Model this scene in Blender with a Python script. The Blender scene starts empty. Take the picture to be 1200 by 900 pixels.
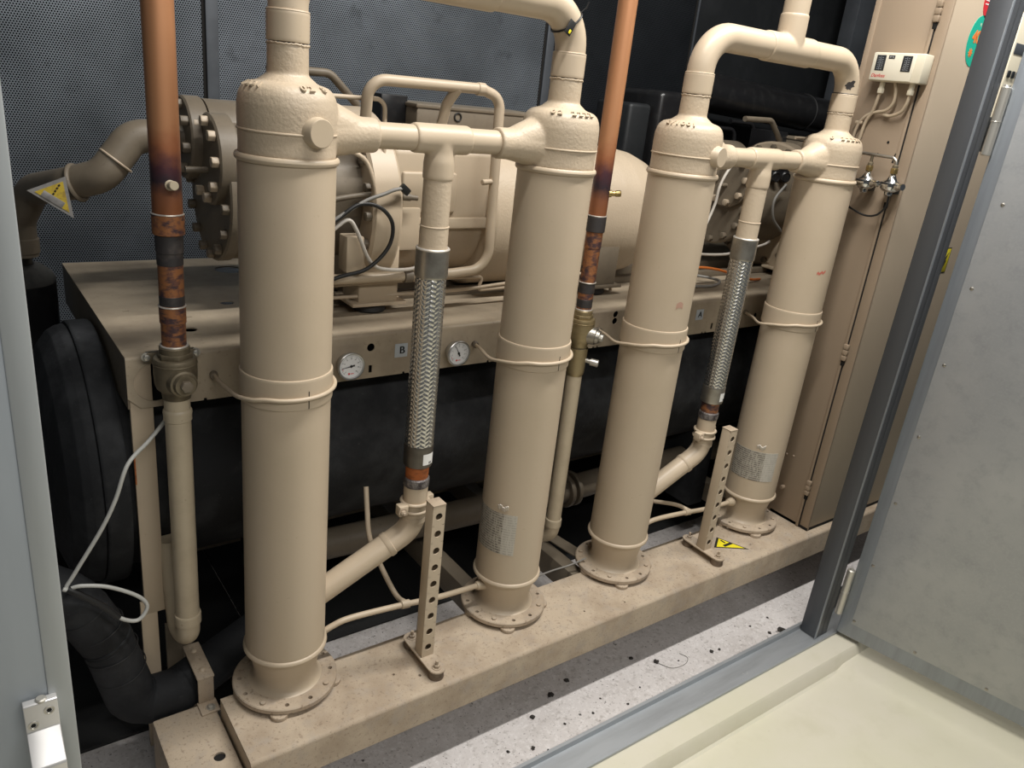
import bpy, bmesh, math, random
from mathutils import Vector, Matrix, Quaternion
random.seed(7)
PI = math.pi
S = bpy.context.scene
COL = S.collection
V = Vector

# ------------------------------------------------------------------ materials
def ramp(nt, fac, stops):
    r = nt.nodes.new('ShaderNodeValToRGB')
    els = r.color_ramp.elements
    while len(els) < len(stops):
        els.new(0.5)
    for e, (p, c) in zip(els, stops):
        e.position = p
        e.color = (*c, 1) if len(c) == 3 else c
    nt.links.new(fac, r.inputs[0])
    return r.outputs[0]

def math_n(nt, op, a, b=None, clamp=False):
    m = nt.nodes.new('ShaderNodeMath')
    m.operation = op
    m.use_clamp = clamp
    for i, v in enumerate((a, b)):
        if v is None:
            continue
        if isinstance(v, (int, float)):
            m.inputs[i].default_value = v
        else:
            nt.links.new(v, m.inputs[i])
    return m.outputs[0]

def mixc(nt, fac, a, b):
    m = nt.nodes.new('ShaderNodeMix')
    m.data_type = 'RGBA'
    for i, v in ((0, fac), (6, a), (7, b)):
        if isinstance(v, tuple):
            m.inputs[i].default_value = (*v, 1)
        elif isinstance(v, (int, float)):
            m.inputs[i].default_value = v
        else:
            nt.links.new(v, m.inputs[i])
    return m.outputs[2]

def noise(nt, co, scale, detail=4, rough=.55, stretch=None):
    if stretch:
        mp = nt.nodes.new('ShaderNodeMapping')
        mp.inputs['Scale'].default_value = stretch
        nt.links.new(co, mp.inputs[0])
        co = mp.outputs[0]
    n = nt.nodes.new('ShaderNodeTexNoise')
    n.inputs['Scale'].default_value = scale
    n.inputs['Detail'].default_value = detail
    n.inputs['Roughness'].default_value = rough
    nt.links.new(co, n.inputs['Vector'])
    return n.outputs['Fac']

def mat(name, col, rough=.5, metal=0., layers=(), bump=None, emit=None, spec=.5, rough_var=0):
    """layers: (scale, colour, lo, hi, amount[, stretch])  noise-masked wear laid over the base colour"""
    m = bpy.data.materials.new(name)
    m.use_nodes = True
    nt = m.node_tree
    b = nt.nodes['Principled BSDF']
    b.inputs['Roughness'].default_value = rough
    b.inputs['Metallic'].default_value = metal
    b.inputs['Specular IOR Level'].default_value = spec
    tc = nt.nodes.new('ShaderNodeTexCoord')
    co = tc.outputs['Object']
    c = tuple(col)
    for L in layers:
        n = noise(nt, co, L[0], 5, .6, L[5] if len(L) > 5 else None)
        f = ramp(nt, n, [(L[2], (0, 0, 0)), (L[3], (L[4],) * 3)])
        c = mixc(nt, f, c, tuple(L[1]))
    if isinstance(c, tuple):
        b.inputs['Base Color'].default_value = (*c, 1)
    else:
        nt.links.new(c, b.inputs['Base Color'])
    if rough_var:
        n = noise(nt, co, 9, 4)
        nt.links.new(math_n(nt, 'ADD', rough - rough_var / 2, math_n(nt, 'MULTIPLY', n, rough_var)), b.inputs['Roughness'])
    if bump:
        bn = nt.nodes.new('ShaderNodeBump')
        bn.inputs['Strength'].default_value = bump[1]
        bn.inputs['Distance'].default_value = bump[2] if len(bump) > 2 else .002
        nt.links.new(noise(nt, co, bump[0], 3), bn.inputs['Height'])
        nt.links.new(bn.outputs[0], b.inputs['Normal'])
    if emit:
        b.inputs['Emission Color'].default_value = (*emit[0], 1)
        b.inputs['Emission Strength'].default_value = emit[1]
    return m

BEIGE = (.512, .415, .302)
M = {}
M['paint'] = mat('beige_paint', BEIGE, .42, 0, [(3, (.455, .37, .258), .45, .7, .6), (60, (.36, .28, .19), .68, .75, .5)], (140, .12, .0012))
M['paint_rough'] = mat('beige_cast_paint', BEIGE, .45, 0, [(5, (.45, .365, .255), .45, .7, .5)], (130, .5, .0025))
M['paint_dim'] = mat('beige_paint_shaded_grimy', (.195, .160, .116), .5, 0, [(4, (.13, .105, .076), .42, .66, .8), (40, (.12, .095, .07), .62, .72, .6)], (60, .25, .002))  # base colour carries the rear parts' shade; grime mottled over it
M['paint_dust'] = mat('beige_paint_dusty', (.475, .385, .285), .75, 0, [(6, (.30, .225, .155), .44, .70, .8), (18, (.36, .31, .26), .5, .68, .5), (90, (.22, .16, .11), .58, .66, .6), (240, (.08, .06, .045), .64, .68, .7)], (200, .3, .0012))
M['paint_top'] = mat('beige_sheet_dusty', (.40, .33, .24), .6, 0, [(5, (.25, .20, .145), .42, .68, .8), (70, (.2, .15, .11), .63, .7, .5)], (90, .2, .001))
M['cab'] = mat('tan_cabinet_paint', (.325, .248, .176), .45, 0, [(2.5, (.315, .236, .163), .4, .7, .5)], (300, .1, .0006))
M['cab_lit'] = mat('lit_cabinet_paint', (.46, .375, .28), .45, 0, [(2.5, (.42, .34, .25), .4, .7, .5)])  # cabinet tan lightened: the light falling on the front is in this colour
M['black'] = mat('black_insulation', (.017, .018, .020), .7, 0, [(5, (.052, .054, .058), .46, .7, .85), (55, (.08, .08, .08), .66, .74, .4)], (70, .3, .003), spec=.25)
M['black_gloss'] = mat('black_paint', (.012, .012, .013), .28, 0, [(20, (.03, .03, .03), .5, .7, .5)])
M['rubber'] = mat('black_rubber', (.02, .02, .021), .6)
M['brown_rubber'] = mat('dusty_rubber', (.2, .15, .105), .8, 0, [(30, (.1, .07, .05), .45, .6, .8)])
M['hole'] = mat('dark_opening', (.008, .007, .006), .9)
M['steel'] = mat('braided_steel', (.66, .65, .62), .26, .95, [(25, (.45, .43, .39), .5, .7, .5)])
M['collar'] = mat('hose_collar_steel', (.40, .375, .33), .38, .9, [(14, (.22, .2, .17), .45, .65, .7)])
M['collar_dark'] = mat('dark_hose_collar', (.16, .145, .125), .42, .85, [(14, (.08, .07, .06), .45, .65, .7)])
M['zinc'] = mat('zinc_fastener', (.55, .53, .48), .38, .7)
M['chrome'] = mat('chrome', (.75, .75, .74), .16, 1)
M['brass'] = mat('brass', (.42, .31, .13), .36, .9, [(30, (.28, .21, .1), .45, .65, .7)])
M['bronze'] = mat('dull_bronze', (.20, .165, .11), .5, .45, [(18, (.12, .095, .06), .42, .65, .8)], (90, .2, .001))
M['goldpaint'] = mat('brassy_valve_body', (.34, .27, .15), .42, .55, [(16, (.24, .18, .09), .45, .65, .7)])
M['oldpaint'] = mat('cream_pipe_paint', (.50, .42, .30), .42, 0, [(8, (.40, .33, .23), .5, .68, .7), (45, (.25, .19, .12), .68, .74, .7)], (90, .15, .001))
M['burnt'] = mat('scorched_copper', (.36, .15, .06), .5, .35, [(26, (.06, .04, .05), .47, .60, .95, (1, 1, 2.2)), (70, (.15, .07, .06), .5, .62, .7), (60, (.5, .24, .11), .62, .7, .5)], (70, .3, .001))
M['darkcu'] = mat('blackened_coupling', (.055, .05, .05), .5, .35, [(25, (.13, .11, .1), .5, .7, .7)])
M['rust'] = mat('orange_oxidised_copper', (.42, .12, .03), .6, .15, [(35, (.2, .06, .02), .45, .62, .8, (1, 1, 3))])
M['weldbead'] = mat('grey_weld_bead', (.2, .18, .17), .5, .4, [(60, (.06, .05, .05), .45, .6, .9)], (120, 1, .004))
M['solder'] = mat('silver_solder', (.62, .58, .52), .4, .5)
M['galv'] = mat('galvanised_sheet', (.37, .38, .39), .46, .5, [(3, (.46, .465, .465), .42, .66, .7), (16, (.30, .31, .325), .5, .68, .5), (110, (.42, .43, .43), .5, .6, .35)], (220, .06, .0006))
M['galv_frame'] = mat('galvanised_frame', (.31, .335, .365), .42, .6, [(4, (.24, .255, .275), .42, .68, .7, (6, 6, .5))])
M['post'] = mat('brushed_steel_post', (.095, .10, .11), .5, .6, [(30, (.105, .11, .118), .4, .65, .7, (1, 1, .03))])
M['sill'] = mat('steel_sill', (.44, .465, .49), .45, .5, [(6, (.33, .345, .365), .45, .68, .7, (.4, 3, 3)), (30, (.6, .6, .58), .69, .74, .7)])
M['door_grey'] = mat('grey_door_paint', (.36, .395, .425), .5, .1, [(3, (.30, .33, .36), .42, .68, .6, (3, 3, .6))], (120, .05, .0006))
M['alu'] = mat('satin_aluminium', (.72, .71, .7), .38, .6)
M['concrete'] = mat('speckled_concrete', (.60, .565, .55), .85, 0, [(8, (.47, .435, .415), .45, .68, .7), (75, (.70, .67, .66), .52, .64, .7), (48, (.36, .33, .31), .56, .66, .6), (110, (.12, .105, .1), .62, .66, .9), (38, (.05, .045, .04), .69, .71, .9)], (140, .4, .002))
M['cream'] = mat('cream_floor_paint', (.66, .63, .49), .36, 0, [(2.2, (.70, .655, .55), .4, .66, .8), (6, (.60, .565, .43), .55, .72, .5), (80, (.35, .29, .2), .715, .735, .6)], (9, .1, .006))
M['grit'] = mat('black_gritty_mat', (.012, .012, .012), .7, 0, [(260, (.35, .34, .32), .69, .72, .6)], (180, .5, .003))
M['darkwall'] = mat('dark_panel', (.018, .02, .022), .5, .2, [(7, (.03, .032, .035), .45, .68, .7)], (200, .1, .001))
M['strip'] = mat('grey_joint_strip', (.105, .115, .13), .45, .4, [(9, (.08, .088, .1), .45, .65, .6)])
M['white'] = mat('white_print', (.78, .77, .74), .5)
M['dial'] = mat('gauge_dial', (.74, .74, .74), .4)
M['ink'] = mat('black_ink', (.01, .01, .01), .5)
M['red'] = mat('red_ink', (.62, .03, .04), .5)
M['redsmear'] = mat('red_marker', (.5, .14, .1), .6)
M['yellow'] = mat('warning_yellow', (.83, .70, .02), .5)
M['yellow_old'] = mat('faded_yellow', (.55, .40, .04), .6, 0, [(45, (.3, .2, .05), .5, .62, .7)])
M['grey_foil'] = mat('grey_foil', (.33, .32, .31), .45, .3, [(30, (.2, .19, .18), .5, .65, .7)])
M['green'] = mat('green_sticker', (.015, .46, .32), .45)
M['orange'] = mat('orange_print', (.80, .22, .05), .5)
M['ivory'] = mat('ivory_plastic', (.70, .64, .50), .4)
M['cable_w'] = mat('off_white_cable', (.5, .5, .47), .45)
M['cable_b'] = mat('black_cable', (.015, .015, .015), .45)
M['cable_g'] = mat('grey_cable', (.25, .24, .22), .5)
M['cable_o'] = mat('orange_cable', (.72, .20, .04), .5)
M['label_grey'] = mat('letter_label', (.42, .45, .48), .5)
M['pvc'] = mat('pale_pipe', (.56, .52, .46), .5, 0, [(6, (.4, .35, .29), .5, .7, .7)])
M['dirt'] = mat('dirt', (.035, .03, .026), .9)
M['screen'] = mat('dark_screen', (.02, .022, .025), .3)

def copper_mat(name, z0, z1):
    m = mat(name, (.5, .25, .12), .42, .45)
    nt = m.node_tree
    b = nt.nodes['Principled BSDF']
    tc = nt.nodes.new('ShaderNodeTexCoord')
    sp = nt.nodes.new('ShaderNodeSeparateXYZ')
    nt.links.new(tc.outputs['Object'], sp.inputs[0])
    n = noise(nt, tc.outputs['Object'], 14, 4)
    z = math_n(nt, 'ADD', sp.outputs[2], math_n(nt, 'MULTIPLY', math_n(nt, 'SUBTRACT', n, .5), .12))
    f = math_n(nt, 'DIVIDE', math_n(nt, 'SUBTRACT', z, z0), z1 - z0, True)
    c = ramp(nt, f, [(0, (.32, .12, .05)), (.18, (.30, .12, .06)), (.34, (.05, .035, .045)), (.5, (.11, .045, .055)), (.72, (.42, .16, .075)), (1, (.55, .265, .13))])
    n2 = noise(nt, tc.outputs['Object'], 9, 4, .6, (1, 1, .1))
    c = mixc(nt, ramp(nt, n2, [(.4, (0, 0, 0)), (.7, (.4,) * 3)]), c, (.46, .20, .095))
    nt.links.new(c, b.inputs['Base Color'])
    return m

def perforated(name, web, hole, p=.0088, rad=.325):
    m = mat(name, web, .42, .45)
    nt = m.node_tree
    b = nt.nodes['Principled BSDF']
    tc = nt.nodes.new('ShaderNodeTexCoord')
    sp = nt.nodes.new('ShaderNodeSeparateXYZ')
    nt.links.new(tc.outputs['Object'], sp.inputs[0])
    u = math_n(nt, 'DIVIDE', sp.outputs[0], p)
    v = math_n(nt, 'DIVIDE', sp.outputs[2], p * 1.732)
    ds = []
    for o in (0, .5):
        a = math_n(nt, 'SUBTRACT', math_n(nt, 'FRACT', math_n(nt, 'ADD', u, o + 1000)), .5)
        c = math_n(nt, 'MULTIPLY', math_n(nt, 'SUBTRACT', math_n(nt, 'FRACT', math_n(nt, 'ADD', v, o + 1000)), .5), 1.732)
        ds.append(math_n(nt, 'SQRT', math_n(nt, 'ADD', math_n(nt, 'MULTIPLY', a, a), math_n(nt, 'MULTIPLY', c, c))))
    d = math_n(nt, 'MINIMUM', ds[0], ds[1])
    h = math_n(nt, 'LESS_THAN', d, rad)
    n = noise(nt, tc.outputs['Object'], 2.2, 4)
    n3 = noise(nt, tc.outputs['Object'], 11, 5)
    w = mixc(nt, ramp(nt, n, [(.38, (0, 0, 0)), (.66, (1, 1, 1))]), web, tuple(x * .55 for x in web))
    w = mixc(nt, ramp(nt, n3, [(.62, (0, 0, 0)), (.74, (.55,) * 3)]), w, tuple(x * .4 for x in web))
    nt.links.new(mixc(nt, h, w, hole), b.inputs['Base Color'])
    nt.links.new(math_n(nt, 'ADD', math_n(nt, 'MULTIPLY', h, .5), .42), b.inputs['Roughness'])
    nt.links.new(math_n(nt, 'MULTIPLY', math_n(nt, 'SUBTRACT', 1, h), .45), b.inputs['Metallic'])
    nt.links.new(math_n(nt, 'MULTIPLY', math_n(nt, 'SUBTRACT', 1, h), .5), b.inputs['Specular IOR Level'])
    return m
M['perf'] = perforated('perforated_panel', (.245, .275, .31), (.006, .007, .009))
M['perf_dark'] = perforated('dark_perforated_panel', (.032, .036, .042), (.006, .007, .008))

def print_mat(name, base, ink, su, sv):
    """rows of illegible small print, as on a rating plate (object z = rows)"""
    m = mat(name, base, .5)
    nt = m.node_tree
    b = nt.nodes['Principled BSDF']
    tc = nt.nodes.new('ShaderNodeTexCoord')
    n = noise(nt, tc.outputs['Object'], 1, 2, .5, (su, su, sv * .35))
    sp = nt.nodes.new('ShaderNodeSeparateXYZ')
    nt.links.new(tc.outputs['Object'], sp.inputs[0])
    row = math_n(nt, 'GREATER_THAN', math_n(nt, 'FRACT', math_n(nt, 'MULTIPLY', sp.outputs[2], sv)), .45)
    f = math_n(nt, 'MULTIPLY', row, math_n(nt, 'GREATER_THAN', n, .47))
    nt.links.new(mixc(nt, f, base, ink), b.inputs['Base Color'])
    return m
M['print'] = print_mat('worn_printed_label', (.40, .37, .31), (.16, .14, .12), 260, 110)
M['print2'] = print_mat('plain_printed_label', (.50, .47, .41), (.40, .37, .32), 260, 110)

# ------------------------------------------------------------------ mesh kit
def frame(d):
    d = V(d).normalized()
    a = V((0, 0, 1)) if abs(d.z) < .9 else V((1, 0, 0))
    x = a.cross(d).normalized()
    return x, d.cross(x), d

class MB:
    def __init__(s):
        s.bm = bmesh.new()
    def add(s, b2, mx=None):
        me = bpy.data.meshes.new('t')
        b2.to_mesh(me)
        b2.free()
        if mx is not None:
            me.transform(mx)
        s.bm.from_mesh(me)
        bpy.data.meshes.remove(me)
        return s
    def box(s, c, d, bev=0, rot=None, seg=2):
        b = bmesh.new()
        bmesh.ops.create_cube(b, size=1)
        bmesh.ops.scale(b, vec=d, verts=b.verts)
        if bev:
            bmesh.ops.bevel(b, geom=list(b.edges), offset=bev, segments=seg, profile=.5, affect='EDGES')
        mx = Matrix.Translation(V(c))
        if rot is not None:
            mx = mx @ (rot.to_4x4() if isinstance(rot, Matrix) else rot)
        return s.add(b, mx)
    def b2(s, lo, hi, bev=0, seg=2):
        lo, hi = V(lo), V(hi)
        return s.box((lo + hi) / 2, hi - lo, bev, None, seg)
    def lathe(s, prof, o=(0, 0, 0), ax=(0, 0, 1), n=48, a0=0, a1=2 * PI):
        o = V(o)
        x, y, z = frame(ax)
        q = [prof[0]]
        for (ra, ta), (rb, tb) in zip(prof, prof[1:]):
            L = math.hypot(rb - ra, tb - ta)
            if L > .02 and ra > 1e-6 and rb > 1e-6:   # support loops keep long straight runs flat-shaded
                e = min(.004, L * .2) / L
                q += [(ra + (rb - ra) * e, ta + (tb - ta) * e), (rb + (ra - rb) * e, tb + (ta - tb) * e)]
            q.append((rb, tb))
        prof = q
        full = abs(a1 - a0 - 2 * PI) < 1e-6
        k = n if full else n + 1
        rings = []
        for r, t in prof:
            if r < 1e-7:
                rings.append([s.bm.verts.new(o + z * t)])
            else:
                rings.append([s.bm.verts.new(o + z * t + (x * math.cos(a0 + (a1 - a0) * i / n) + y * math.sin(a0 + (a1 - a0) * i / n)) * r) for i in range(k)])
        for A, B in zip(rings, rings[1:]):
            for i in range(n):
                j = (i + 1) % k
                if len(A) == 1 and len(B) == 1:
                    continue
                f = [A[0], B[j], B[i]] if len(A) == 1 else ([A[i], A[j], B[0]] if len(B) == 1 else [A[i], A[j], B[j], B[i]])
                try:
                    s.bm.faces.new(f)
                except ValueError:
                    pass
        return s
    def cyl(s, a, b, r, n=32, bev=0):
        a, b = V(a), V(b)
        h = (b - a).length
        p = [(0, 0), (r - bev, 0), (r, bev), (r, h - bev), (r - bev, h), (0, h)] if bev else [(0, 0), (r, 0), (r, h), (0, h)]
        return s.lathe(p, a, b - a, n)
    def torus(s, c, R, r, ax=(0, 0, 1), n=48, m=10, sq=1):
        p = [(R + r * math.cos(2 * PI * i / m), sq * r * math.sin(2 * PI * i / m)) for i in range(m + 1)]
        return s.lathe(p, c, ax, n)
    def tube(s, pts, r, n=16, cap=True, closed=False):
        pts = [V(p) for p in pts]
        k = len(pts)
        T = []
        for i in range(k):
            a = pts[i - 1] if (i or closed) else pts[i]
            b = pts[(i + 1) % k] if (i < k - 1 or closed) else pts[i]
            T.append((b - a).normalized())
        x, _, _ = frame(T[0])
        rings = []
        rr = r if isinstance(r, (list, tuple)) else [r] * k
        for i in range(k):
            if i:
                q = T[i - 1].rotation_difference(T[i])
                x = q @ x
            x = (x - T[i] * x.dot(T[i])).normalized()
            y = T[i].cross(x)
            rings.append([s.bm.verts.new(pts[i] + (x * math.cos(2 * PI * j / n) + y * math.sin(2 * PI * j / n)) * rr[i]) for j in range(n)])
        for A, B in zip(rings, rings[1:] + ([rings[0]] if closed else [])):
            for j in range(n):
                s.bm.faces.new([A[j], A[(j + 1) % n], B[(j + 1) % n], B[j]])
        if cap and not closed:
            s.bm.faces.new(list(reversed(rings[0])))
            s.bm.faces.new(rings[-1])
        return s
    def prism(s, poly, h, mx=Matrix.Identity(4), bev=0):
        """poly in local xy, extruded along local z by h, placed with mx"""
        b = bmesh.new()
        vs = [b.verts.new((x, y, 0)) for x, y in poly]
        f = b.faces.new(vs)
        r = bmesh.ops.extrude_face_region(b, geom=[f])
        bmesh.ops.translate(b, vec=(0, 0, h), verts=[v for v in r['geom'] if isinstance(v, bmesh.types.BMVert)])
        bmesh.ops.recalc_face_normals(b, faces=b.faces)
        if bev:
            bmesh.ops.bevel(b, geom=list(b.edges), offset=bev, segments=2, profile=.5, affect='EDGES')
        return s.add(b, mx)
    def hexn(s, o, ax, r, h, bev=.0015):
        x, y, z = frame(ax)
        mx = Matrix((x, y, z)).transposed().to_4x4()
        mx.translation = V(o)
        return s.prism([(r * math.cos(i * PI / 3), r * math.sin(i * PI / 3)) for i in range(6)], h, mx, bev)
    def bolt(s, o, ax, r=.01, h=.009, washer=True, stud=0):
        ax = V(ax).normalized()
        o = V(o)
        if washer:
            s.cyl(o, o + ax * .002, r * 1.45, 20)
            o = o + ax * .002
        s.hexn(o, ax, r, h)
        if stud:
            s.cyl(o, o + ax * (h + stud), r * .5, 12, .001)
        return s
    def build(s, name, m, parent=None, loc=None, ang=38, smooth=True, weld=False):
        if weld:
            bmesh.ops.remove_doubles(s.bm, verts=s.bm.verts, dist=1e-5)
        bmesh.ops.recalc_face_normals(s.bm, faces=s.bm.faces)
        me = bpy.data.meshes.new(name)
        s.bm.to_mesh(me)
        s.bm.free()
        if isinstance(m, (list, tuple)):
            for q in m:
                me.materials.append(q)
        else:
            me.materials.append(m)
        if smooth:
            me.shade_smooth()
            me.set_sharp_from_angle(angle=math.radians(ang))
        o = bpy.data.objects.new(name, me)
        COL.objects.link(o)
        if parent:
            o.parent = parent
        if loc:
            o.location = loc
        return o

def cut(o, cutter):
    """subtract the cutter (an MB in the same space as o's mesh) from o"""
    me = bpy.data.meshes.new('c')
    bmesh.ops.recalc_face_normals(cutter.bm, faces=cutter.bm.faces)
    cutter.bm.to_mesh(me)
    cutter.bm.free()
    c = bpy.data.objects.new('c', me)
    COL.objects.link(c)
    c.matrix_world = o.matrix_basis.copy()
    par = o.parent
    o.parent = None
    md = o.modifiers.new('b', 'BOOLEAN')
    md.operation = 'DIFFERENCE'
    md.object = c
    md.solver = 'EXACT'
    bpy.context.view_layer.update()
    dg = bpy.context.evaluated_depsgraph_get()
    new = bpy.data.meshes.new_from_object(o.evaluated_get(dg))
    o.modifiers.clear()
    old = o.data
    nm = old.name
    o.data = new
    bpy.data.meshes.remove(old)
    new.name = nm
    new.shade_smooth()
    new.set_sharp_from_angle(angle=math.radians(38))
    bpy.data.objects.remove(c)
    o.parent = par
    return o

def blend(o, voxel, it):
    """fuse overlapping solids of one casting and round their meeting lines"""
    par = o.parent
    o.parent = None
    md = o.modifiers.new('r', 'REMESH')
    md.mode = 'VOXEL'
    md.voxel_size = voxel
    md = o.modifiers.new('s', 'SMOOTH')
    md.factor = .5
    md.iterations = it
    bpy.context.view_layer.update()
    me = bpy.data.meshes.new_from_object(o.evaluated_get(bpy.context.evaluated_depsgraph_get()))
    o.modifiers.clear()
    old = o.data
    nm = old.name
    o.data = me
    bpy.data.meshes.remove(old)
    me.name = nm
    me.shade_smooth()
    o.parent = par
    return o

def fillet(pts, r, n=8):
    """round the corners of a polyline; r one radius or one per inner corner"""
    pts = [V(p) for p in pts]
    out = [pts[0]]
    for i in range(1, len(pts) - 1):
        rad = r[i - 1] if isinstance(r, (list, tuple)) else r
        p = pts[i]
        a = (pts[i - 1] - p).normalized()
        b = (pts[i + 1] - p).normalized()
        th = a.angle(b)
        if th > PI - .01 or rad <= 0:
            out.append(p)
            continue
        t = rad / math.tan(th / 2)
        t = min(t, .49 * (pts[i - 1] - p).length if i > 1 else .98 * (pts[i - 1] - p).length, .49 * (pts[i + 1] - p).length if i < len(pts) - 2 else .98 * (pts[i + 1] - p).length)
        rad = t * math.tan(th / 2)
        c = p + (a + b).normalized() * (rad / math.sin(th / 2))
        s0 = p + a * t - c
        s1 = p + b * t - c
        q = s0.rotation_difference(s1)
        for k in range(n + 1):
            out.append(c + Quaternion().slerp(q, k / n) @ s0)
    out.append(pts[-1])
    return out

def spline(pts, n=8):
    P = [V(p) for p in pts]
    P = [P[0] * 2 - P[1]] + P + [P[-1] * 2 - P[-2]]
    out = []
    for i in range(1, len(P) - 2):
        for k in range(n):
            t = k / n
            a, b, c, d = P[i - 1], P[i], P[i + 1], P[i + 2]
            out.append(.5 * ((2 * b) + (c - a) * t + (2 * a - 5 * b + 4 * c - d) * t * t + (3 * b - a - 3 * c + d) * t ** 3))
    out.append(P[-2])
    return out

def text(name, s, size, m, parent, loc, right, up, depth=.0006, shear=0, bold=0):
    cu = bpy.data.curves.new('txt', 'FONT')
    cu.body = s
    cu.size = size
    cu.extrude = depth
    cu.align_x = 'CENTER'
    cu.align_y = 'CENTER'
    cu.shear = shear
    cu.offset = bold
    o = bpy.data.objects.new('txt', cu)
    COL.objects.link(o)
    bpy.context.view_layer.update()
    me = bpy.data.meshes.new_from_object(o.evaluated_get(bpy.context.evaluated_depsgraph_get()))
    bpy.data.objects.remove(o)
    me.name = name
    r = V(right).normalized()
    u = V(up).normalized()
    nrm = r.cross(u)
    mx = Matrix((r, u, nrm)).transposed().to_4x4()
    mx.translation = V(loc)
    me.transform(mx)
    me.materials.clear()
    me.materials.append(m)
    ob = bpy.data.objects.new(name, me)
    COL.objects.link(ob)
    if parent:
        ob.parent = parent
    return ob

def tag(o, label, cat, group=None):
    o['label'] = label
    o['category'] = cat
    if group:
        o['group'] = group
    return o

def thing(name, label, cat, loc=(0, 0, 0), group=None):
    o = bpy.data.objects.new(name, None)
    COL.objects.link(o)
    o.location = loc
    o.empty_display_size = .05
    return tag(o, label, cat, group)

def struct(o):
    o['kind'] = 'structure'
    return o

def copy_tree(o, parent=None):
    c = o.copy()
    COL.objects.link(c)
    if parent:
        c.parent = parent
    for ch in list(o.children):
        copy_tree(ch, c)
    return c
# ------------------------------------------------------------------ camera
f_px = 914.94
R = Matrix(((0.8082, -0.5793, 0.1064), (-0.1275, -0.3484, -0.9286), (0.5750, 0.7369, -0.3554)))
cam = bpy.data.cameras.new('camera')
cam.sensor_width = 36
cam.sensor_fit = 'HORIZONTAL'
cam.lens = f_px / 1200 * 36
cam.clip_start = .02
co = bpy.data.objects.new('camera', cam)
COL.objects.link(co)
r0, r1, r2 = (V(R[i]).normalized() for i in range(3))
mw = Matrix((r0, -r1, -r2)).transposed().to_4x4()
mw.translation = V((-.6767, -1.7908, 1.7151))
co.matrix_world = mw
S.camera = co

# ------------------------------------------------------------------ the setting
FZ = -.30
struct(MB().b2((-1.7, -.45, FZ - .1), (5.2, 1.7, FZ)).build('floor', M['concrete']))
b = MB()
b.prism([(-.50, FZ - .002), (-.597, FZ - .002), (-.606, FZ - .012), (-.62, FZ - .055), (-.63, FZ - .06), (-.63, FZ - .12), (-.50, FZ - .12)], 4.02,
        Matrix(((0, 0, 1, -1.7), (1, 0, 0, 0), (0, 1, 0, 0), (0, 0, 0, 1))))
struct(b.build('trim_1', M['cream']))
# painted floor in front, with a shallow fold running towards the viewer
b = MB()
zl = FZ - .06
rows = []
for y in (-.60, -.64, -1.25, -3.2):
    xr = 2.116 + (-.6375 - y) * .2075
    prof = [(-1.7, 0), (xr - .10, 0), (xr - .05, .002), (xr - .015, .010), (xr, .014), (xr + .02, .016), (xr + .25, .022), (4.2, .03)]
    rows.append([b.bm.verts.new((x, y, zl + z)) for x, z in prof])
for A, B in zip(rows, rows[1:]):
    for i in range(len(A) - 1):
        b.bm.faces.new([A[i], A[i + 1], B[i + 1], B[i]])
struct(b.build('floor', M['cream'], ang=80))

# steel threshold of the enclosure opening and the door post
b = MB()
b.prism([(-.515, FZ), (-.515, FZ + .010), (-.512, FZ + .012), (-.425, FZ + .012), (-.422, FZ + .030), (-.410, FZ + .030), (-.408, FZ)], 4.9,
        Matrix(((0, 0, 1, -1.7), (1, 0, 0, 0), (0, 1, 0, 0), (0, 0, 0, 1))))
struct(b.build('trim_2', M['sill'], ang=25))
b = MB()
sh = Matrix(((1, 0, 0, 0), (0, 1, -.0095, 0), (0, 0, 1, 0), (0, 0, 0, 1)))
b.add(MB().b2((2.066, -.500, FZ + .012), (2.122, -.428, 2.6), .006).bm, sh)
b.add(MB().b2((2.11, -.500, FZ + .012), (2.155, -.490, 2.6), .002).bm, sh)
post = b.build('trim_3', M['post'])
struct(post)
b = MB()
b.add(MB().b2((2.064, -.5035, FZ + .012), (2.076, -.4985, 2.6), .002).bm, sh)
b.build('corner_bead', M['galv_frame'], post)

def panel(x0, x1, m, name='wall_back'):
    return struct(MB().b2((x0, 1.50, FZ), (x1, 1.53, 3.6)).build(name, m))
panel(-1.7, .262, M['perf'])
panel(.262, 1.87, M['perf'])
panel(1.87, 2.88, M['perf_dark'])
panel(2.88, 5.2, M['darkwall'])
for i, (x, w) in enumerate(((.270, .046), (1.880, .046), (2.88, .012))):
    b = MB()
    b.b2((x - w / 2, 1.488, FZ), (x + w / 2, 1.500, 3.6), .003)
    s_ = struct(b.build('trim_%d' % (4 + i), M['strip']))
    MB().b2((x - w / 2 - .012, 1.497, FZ), (x - w / 2, 1.4995, 3.6)).build('shadow_gap', M['hole'], s_)
struct(MB().b2((4.08, 1.30, FZ), (4.36, 1.40, 3.6), .004).build('trim_7', M['strip']))
struct(MB().b2((-1.72, -.49, FZ), (-1.70, 1.53, 3.6)).build('wall_left', M['perf']))
struct(MB().b2((5.2, -.49, FZ), (5.22, 1.53, 3.6)).build('wall_right', M['darkwall']))
struct(MB().b2((-1.72, -4.2, 3.6), (5.22, 1.53, 3.63)).build('ceiling', M['galv_frame']))

# right door leaf, swung open towards the viewer
a_ = math.atan2(-.977, .213)
dr = bpy.data.objects.new('door_1', None)
COL.objects.link(dr)
dr.location = (2.1955, -.516, -.28)
dr.rotation_euler = (0, math.radians(.5), a_)
struct(dr)
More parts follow.
